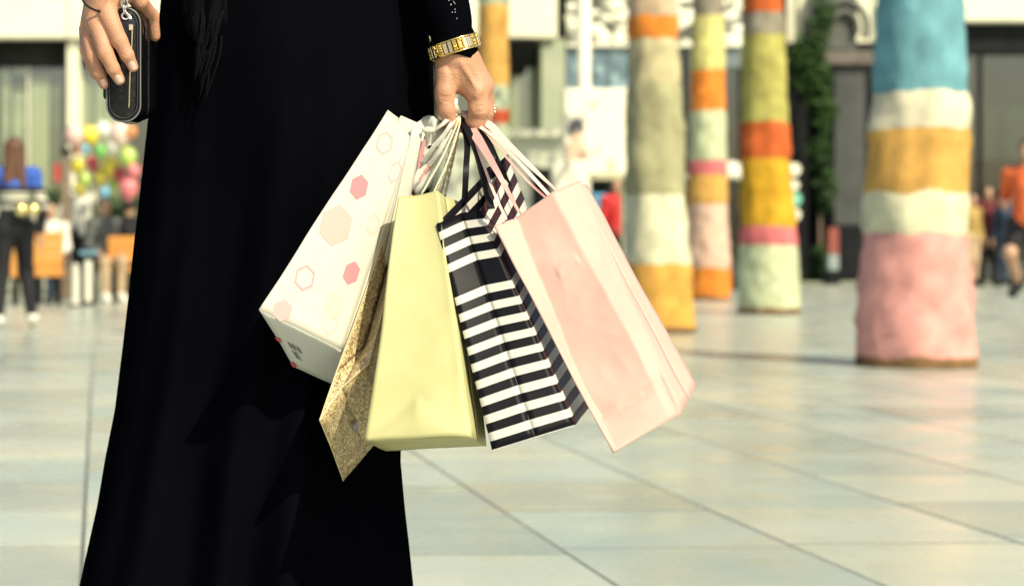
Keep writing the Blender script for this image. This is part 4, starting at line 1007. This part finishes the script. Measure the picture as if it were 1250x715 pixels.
# ---------- small patterned kraft bag
def kraft_mat():
    m = bpy.data.materials.new('patterned_kraft'); m.use_nodes = True; t = m.node_tree; L = t.links.new; b = t.nodes['Principled BSDF']; b.inputs['Roughness'].default_value = .5
    tc = t.nodes.new('ShaderNodeTexCoord'); vo = t.nodes.new('ShaderNodeTexVoronoi'); vo.feature = 'DISTANCE_TO_EDGE'; vo.inputs['Scale'].default_value = 125
    nz = t.nodes.new('ShaderNodeTexNoise'); nz.inputs['Scale'].default_value = 260; nz.inputs['Detail'].default_value = 2; L(tc.outputs['Object'], nz.inputs[0])
    mxv = t.nodes.new('ShaderNodeMix'); mxv.data_type = 'RGBA'; mxv.inputs[0].default_value = .025; L(tc.outputs['Object'], mxv.inputs[6]); L(nz.outputs['Color'], mxv.inputs[7]); L(mxv.outputs[2], vo.inputs['Vector'])
    cr = t.nodes.new('ShaderNodeValToRGB'); e = cr.color_ramp.elements; e[0].position = .05; e[0].color = (.14,.075,.028,1); e[1].position = .15; e[1].color = (.68,.55,.29,1); L(vo.outputs['Distance'], cr.inputs[0])
    L(cr.outputs[0], b.inputs['Base Color']); return m
kr = kraft_mat(); kin = M('kraft_edge', (.62,.50,.28), .6, var=.05)
KBag = thing('shopping_bag', P(419,586,2.60), 'small bag with brown speckled pattern, squeezed between the white and yellow bags', 'shopping bag', 'paper shopping bags')
A2, S2 = .0012, 21
k1b, k3b = P(390,513,2.500), P(450,444,2.527); k2b = P(417,474,2.522)
lv_ = lambda a_, b_, t_: a_.lerp(b_, t_)
kd = P(419,586,2.615)-k1b; k1t, k2t, k3t = P(486,243,2.640), P(494,241,2.660), P(503,238,2.655)
b1b, b3b = k1b+kd, k3b+kd; b1t, b3t = P(500,240,2.69), P(520,238,2.70)
fk = .80; k1m, k3m = lv_(k1t,k1b,fk), lv_(k3t,k3b,fk); k2m = lv_(k1m,k3m,.5)+Vector((.012,.030,.004)); k2t = k2t+Vector((.004,.012,0))
patch('side_panel', (k1t,k2t,k2m,k1m), kr, KBag, 4, 20, A2, S2); patch('side_panel', (k2t,k3t,k3m,k2m), kr, KBag, 4, 20, A2, S2)
patch('side_panel', (k1m,k2m,k2b,k1b), kr, KBag, 4, 6, A2, S2); patch('side_panel', (k2m,k3m,k3b,k2b), kr, KBag, 4, 6, A2, S2)
patch('front_panel', (k3t,b3t,b3b,k3b), kr, KBag, 8, 20, A2, S2); patch('back_panel', (k1t,b1t,b1b,k1b), kr, KBag, 8, 20, A2, S2)
mk_b = (b1b+b3b)/2
patch('base_panel', (k1b,k2b,mk_b,b1b), kr, KBag, 5, 8, A2, S2); patch('base_panel', (k2b,k3b,b3b,mk_b), kr, KBag, 5, 8, A2, S2)
creases([k1t,k1b], kin, KBag, A2, S2, .0009,'folded_edge'); creases([k2m,k2b], kin, KBag, A2, S2, .0007,'folded_edge'); creases([k1b,k2b], kin, KBag, A2, S2, .0012,'folded_edge'); creases([k2b,k3b], kin, KBag, A2, S2, .0012,'folded_edge'); creases([k2m,k3b], kin, KBag, A2, S2, .0009,'folded_edge'); creases([k1b,b1b], kin, KBag, A2, S2, .0007,'folded_edge'); creases([k3t,k3b], kin, KBag, A2, S2, .0007, 'folded_edge')
dec('printed_mark', [(430,520),(434,515),(437,518),(434,524),(431,525)], M('print_violet',(.30,.26,.36),.5), .002, KBag.children[0], plane(k1b,k3b,b1b), A2, S2)
cordm = M('twisted_cord', (.58,.50,.30), .8, var=.45, vs_=400, stretch=(1,1,1))
for x0, y0, x1, dz in ((498,240,552,0),(503,240,554,.003),(508,241,555,.006),(532,236,558,0),(538,238,560,.004),(543,240,561,.008)):
    path = bezier([P(x0,y0,2.67), P(x0+(x1-x0)*.55,195,2.662+dz), P(x1-1,158,2.655+dz), HC], 14); b = B()
    for ph in (0, math.pi):
        q = []
        for i, p in enumerate(path): a = i*1.1+ph; q.append(p+Vector((math.cos(a),math.sin(a),0))*.0010)
        b.tube(q, .0011, 5)
    b.mk('cord_handle', cordm, KBag, True)
for k in range(6): B().box(P(493+k*3.4,0,2.66).x, P(494.6+k*3.4,0,2.66).x, 2.661+k*.002, 2.6625+k*.002, P(0,244,2.66).z, P(0,222-k%3*4,2.66).z).mk('kraft_fringe', kin, KBag)

# ---------- yellow bag
yel = M('yellow_paper', (.46,.435,.195), .5, .22, var=.05, vs_=10, bump=.12, bs=14, col2=(.49,.47,.225)); yeld = M('yellow_fold', (.56,.52,.19), .6)
YBag = thing('shopping_bag', P(510,543,2.50), 'plain yellow paper shopping bag hanging in the middle of the bunch', 'shopping bag', 'paper shopping bags')
A3, S3 = .0022, 31
y_tl, y_tr, y_bl, y_br = P(487,239,2.575), P(533,232,2.575), P(446,538,2.435), P(575,532,2.415)
y_sb, y_st = P(594,543,2.495), P(563,246,2.62); y_lb, y_lt = P(470,549,2.51), P(505,243,2.63)
def lv(a, b, t_): return a.lerp(b, t_)
fold = .80; yc_t = lv(y_tl,y_tr,.42)+Vector((0,.006,-.003)); yc_f = lv(lv(y_tl,y_bl,fold), lv(y_tr,y_br,fold), .5)+Vector((0,.0012,0))
L_f, R_f = lv(y_tl,y_bl,fold), lv(y_tr,y_br,fold); apex = lv(lv(y_bl,y_br,.5), lv(L_f,R_f,.5), .72)+Vector((0,.0008,0))
def yrel(u, v_):
    z = -.0035*math.sin(min(1,max(0,(u-.02)/.96))*math.pi)*(1-v_)          # pulled in at the mouth
    line = 1-.16*(1-abs(2*u-1)); k = 1.0 if v_ > line else 0.0; z += .17*k*(v_-line)*(1-v_)/(1.002-line)   # folded base triangle
    z += .0012*max(0,min(1,(v_-(.80-.03*u))*60))*max(0,min(1,(u-.40)*5))
    return z
fp = patch('front_panel', (y_tl,y_tr,y_br,y_bl), yel, YBag, 26, 60, A3, S3, disp=yrel, crump=.0012)
def tri(name, pts, mat, par, amp, seed): 
    vv = [p+wob(p,amp,seed) for p in pts]; return solid(mk(name, vv, [tuple(range(len(vv)))], mat, par), .0008)
patch('side_panel', (y_tr,lv(y_tr,y_st,.5)+Vector((-.006,0,0)),lv(y_br,y_sb,.5),y_br), yel, YBag, 4, 24, A3, S3); patch('side_panel', (lv(y_tr,y_st,.5)+Vector((-.006,0,0)),y_st,y_sb,lv(y_br,y_sb,.5)), yel, YBag, 4, 24, A3, S3)
patch('back_panel', (y_lt,y_st,y_sb,y_lb), yel, YBag, 8, 20, A3, S3); patch('side_panel', (y_tl,y_lt,y_lb,y_bl), yel, YBag, 4, 20, A3, S3)
patch('base_panel', (y_bl,y_br,y_sb,y_lb), yel, YBag, 8, 6, A3, S3)
ycord = M('cream_cord', (.70,.66,.44), .7)
for x0, x1, dz in ((514,556,.0),(528,560,.006)): B().tube(bezier([P(x0,238,2.60+dz), P((x0+x1)/2+3,196,2.62), P(x1,156,2.645), HC],8), .0011, 6).mk('cord_handle', ycord, YBag, True)

# ---------- black and white striped bag
def stripe_mat(nm='striped_paper', ink=(.006,.006,.008)):
    m = bpy.data.materials.new(nm); m.use_nodes = True; t = m.node_tree; L = t.links.new; b = t.nodes['Principled BSDF']; b.inputs['Roughness'].default_value = .42; b.inputs['Specular IOR Level'].default_value = .1
    uv = t.nodes.new('ShaderNodeUVMap'); sx = t.nodes.new('ShaderNodeSeparateXYZ'); L(uv.outputs[0], sx.inputs[0])
    def mth(op, a, b_=None):
        n_ = t.nodes.new('ShaderNodeMath'); n_.operation = op
        for k, q in enumerate((a, b_)):
            if q is None: continue
            if isinstance(q, float): n_.inputs[k].default_value = q
            else: L(q, n_.inputs[k])
        return n_.outputs[0]
    fr_ = mth('FRACT', mth('MULTIPLY', sx.outputs['Y'], 13.5)); st = mth('LESS_THAN', fr_, .52)
    big = mth('MULTIPLY', mth('GREATER_THAN', sx.outputs['Y'], .222), mth('LESS_THAN', sx.outputs['Y'], .335))
    k = mth('MAXIMUM', st, big); nz = t.nodes.new('ShaderNodeTexNoise'); nz.inputs['Scale'].default_value = 40
    mx = t.nodes.new('ShaderNodeMix'); mx.data_type = 'RGBA'; mx.inputs[6].default_value = (.55,.53,.45,1); mx.inputs[7].default_value = (*ink,1); L(k, mx.inputs[0]); L(mx.outputs[2], b.inputs['Base Color']); return m
stp = stripe_mat(); stm = stripe_mat('striped_paper_pink_reflection', (.040,.016,.018)); stin = M('stripe_inside', (.52,.53,.50), .5, var=.06)  # maroon ink puts the pink bag's reflection into the stripe colour
SBag = thing('shopping_bag', P(650,545,2.45), 'black and white striped shopping bag between the yellow and pink bags', 'shopping bag', 'paper shopping bags')
A4, S4 = .0010, 41
g1t, g2t, g1b, g2b = P(533,274,2.550), P(587,257,2.555), P(601,550,2.425), P(702,519,2.425)
gct, gcb = P(563,260,2.568), P(653,533.5,2.422)
rft, rfb = P(620,188,2.650), P(713,488,2.610); lft, lfb = P(588,217,2.650), P(606,520,2.610)
rnt = P(655,246,2.665)
patch('side_panel', (g1t,gct,gcb,g1b), stp, SBag, 6, 30, A4, S4); patch('side_panel', (gct,g2t,g2b,gcb), stp, SBag, 6, 30, A4, S4)
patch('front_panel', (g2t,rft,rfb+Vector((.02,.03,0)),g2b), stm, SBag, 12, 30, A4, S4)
patch('back_panel', (g1t,lft,lfb,g1b), stp, SBag, 12, 30, A4, S4); patch('side_panel', (lft,rft,rfb+Vector((.02,.03,0)),lfb), stp, SBag, 6, 20, A4, S4)
patch('base_panel', (g1b,g2b,rfb+Vector((.02,.03,0)),lfb), stin, SBag, 6, 6, A4, S4)
creases([gct,gcb], M('stripe_edge',(.55,.55,.5),.5), SBag, A4, S4, .0004); creases([g1b,gcb,g2b], M('stripe_edge',(.55,.55,.5),.5), SBag, A4, S4, .0006)
blkr = M('black_ribbon', (.006,.006,.008), .45, .15)
for pts, w_ in (([P(567,247,2.60),P(569,205,2.60),P(570,172,2.64),HC],.0075),([P(600,255,2.54),P(590,215,2.57),P(580,180,2.62),HC],.0085),([P(622,230,2.63),P(606,195,2.61),P(592,168,2.64),HC],.0075)):
    B().ribbon(bezier(pts,8), w_, (1,.15,.25), .0009).mk('ribbon_handle', blkr, SBag)
B().ball(P(599,207,2.57), .0055,.0025,.004, 10, 6).mk('ribbon_knot', blkr, SBag, True)

# ---------- pink bag
pnk = M('pink_paper', (.59,.365,.30), .55, .22, var=.05, vs_=9, bump=.16, bs=17, col2=(.62,.405,.335)); pnkd = M('pink_fold', (.56,.30,.25), .6)
PBag = thing('shopping_bag', P(748,553,2.42), 'plain pale pink paper shopping bag on the right, tilted outward', 'shopping bag', 'paper shopping bags')
A5, S5 = .0024, 51
p_tl, p_tr, p_bl, p_br = P(602,276,2.530), P(708,221,2.550), P(748,553,2.400), P(832,504,2.412)
p_rb, p_rt = P(852,470,2.475), P(716,226,2.605)
fo = .845
def q_(u, v_, z=0): return p_tl.lerp(p_tr,u).lerp(p_bl.lerp(p_br,u), v_)+Vector((0,z,0))
def prel(u, v_):
    k = min(v_/fo,1); ua, ub = .27-.21*k, .66+.17*k
    lo_, hi_ = -.0125, .0085
    if u < ua: z = lo_*(u/ua)**1.4
    elif u < ub: z = lo_+(hi_-lo_)*((u-ua)/(ub-ua))
    else: z = hi_*(1-(u-ub)/(1-ub))
    arch = fo+.02*math.sin(u*math.pi)
    if v_ > arch: z = z*.75*(1-(v_-arch)/(1-arch))-.002*(u-.5)
    z -= .0035*math.exp(-((v_-arch)/.016)**2)*(.25+.75*math.sin(u*math.pi))
    z += .002*max(0,1-abs(v_-(.30+.03*math.sin(u*9)))*40)*(.38 < u < .64)
    return z
patch('front_panel', (p_tl,p_tr,p_br,p_bl), pnk, PBag, 48, 80, A5, S5, disp=prel, crump=.0030)
pm_t, pm_b = lv(p_tr,p_rt,.5)+Vector((-.010,0,0)), lv(p_br,p_rb,.5)
patch('side_panel', (p_tr,pm_t,pm_b,p_br), pnk, PBag, 4, 24, A5, S5); patch('side_panel', (pm_t,p_rt,p_rb,pm_b), pnk, PBag, 4, 24, A5, S5)
p_lt, p_lb = p_tl+(p_rt-p_tr)*.6+Vector((.012,0,0)), p_bl+(p_rb-p_br)*.8
patch('side_panel', (p_tl,p_lt,p_lb,p_bl), pnk, PBag, 4, 24, A5, S5); patch('back_panel', (p_lt,p_rt,p_rb,p_lb), pnk, PBag, 8, 24, A5, S5)
patch('base_panel', (p_bl,p_br,p_rb,p_lb), pnk, PBag, 8, 6, A5, S5)
pnr = M('pink_ribbon', (.76,.40,.36), .4, .4); pnl = M('pale_pink_ribbon', (.82,.58,.50), .4, .4)
for pts, w_, m_ in (([P(633,258,2.535),P(610,215,2.53),P(590,180,2.60),P(577,160,2.645),HC],lambda t_: .003+.0085*min(1,t_*1.6),pnr),
                    ([P(618,268,2.53),P(603,235,2.53),P(588,195,2.59),P(576,162,2.645),HC],.0032,pnl),
                    ([P(672,240,2.545),P(635,200,2.56),P(600,165,2.63),HC],.0042,pnl),
                    ([P(683,236,2.59),P(650,205,2.59),P(612,168,2.64),P(596,152,2.66),HC],lambda t_: .002+.0075*min(1,t_*1.8),pnl),
                    ([P(668,243,2.59),P(640,217,2.58),P(600,172,2.64),HC],.0028,pnr)):
    B().ribbon(bezier(pts,8), w_, (.8,.1,.6), .0009).mk('ribbon_handle', m_, PBag)
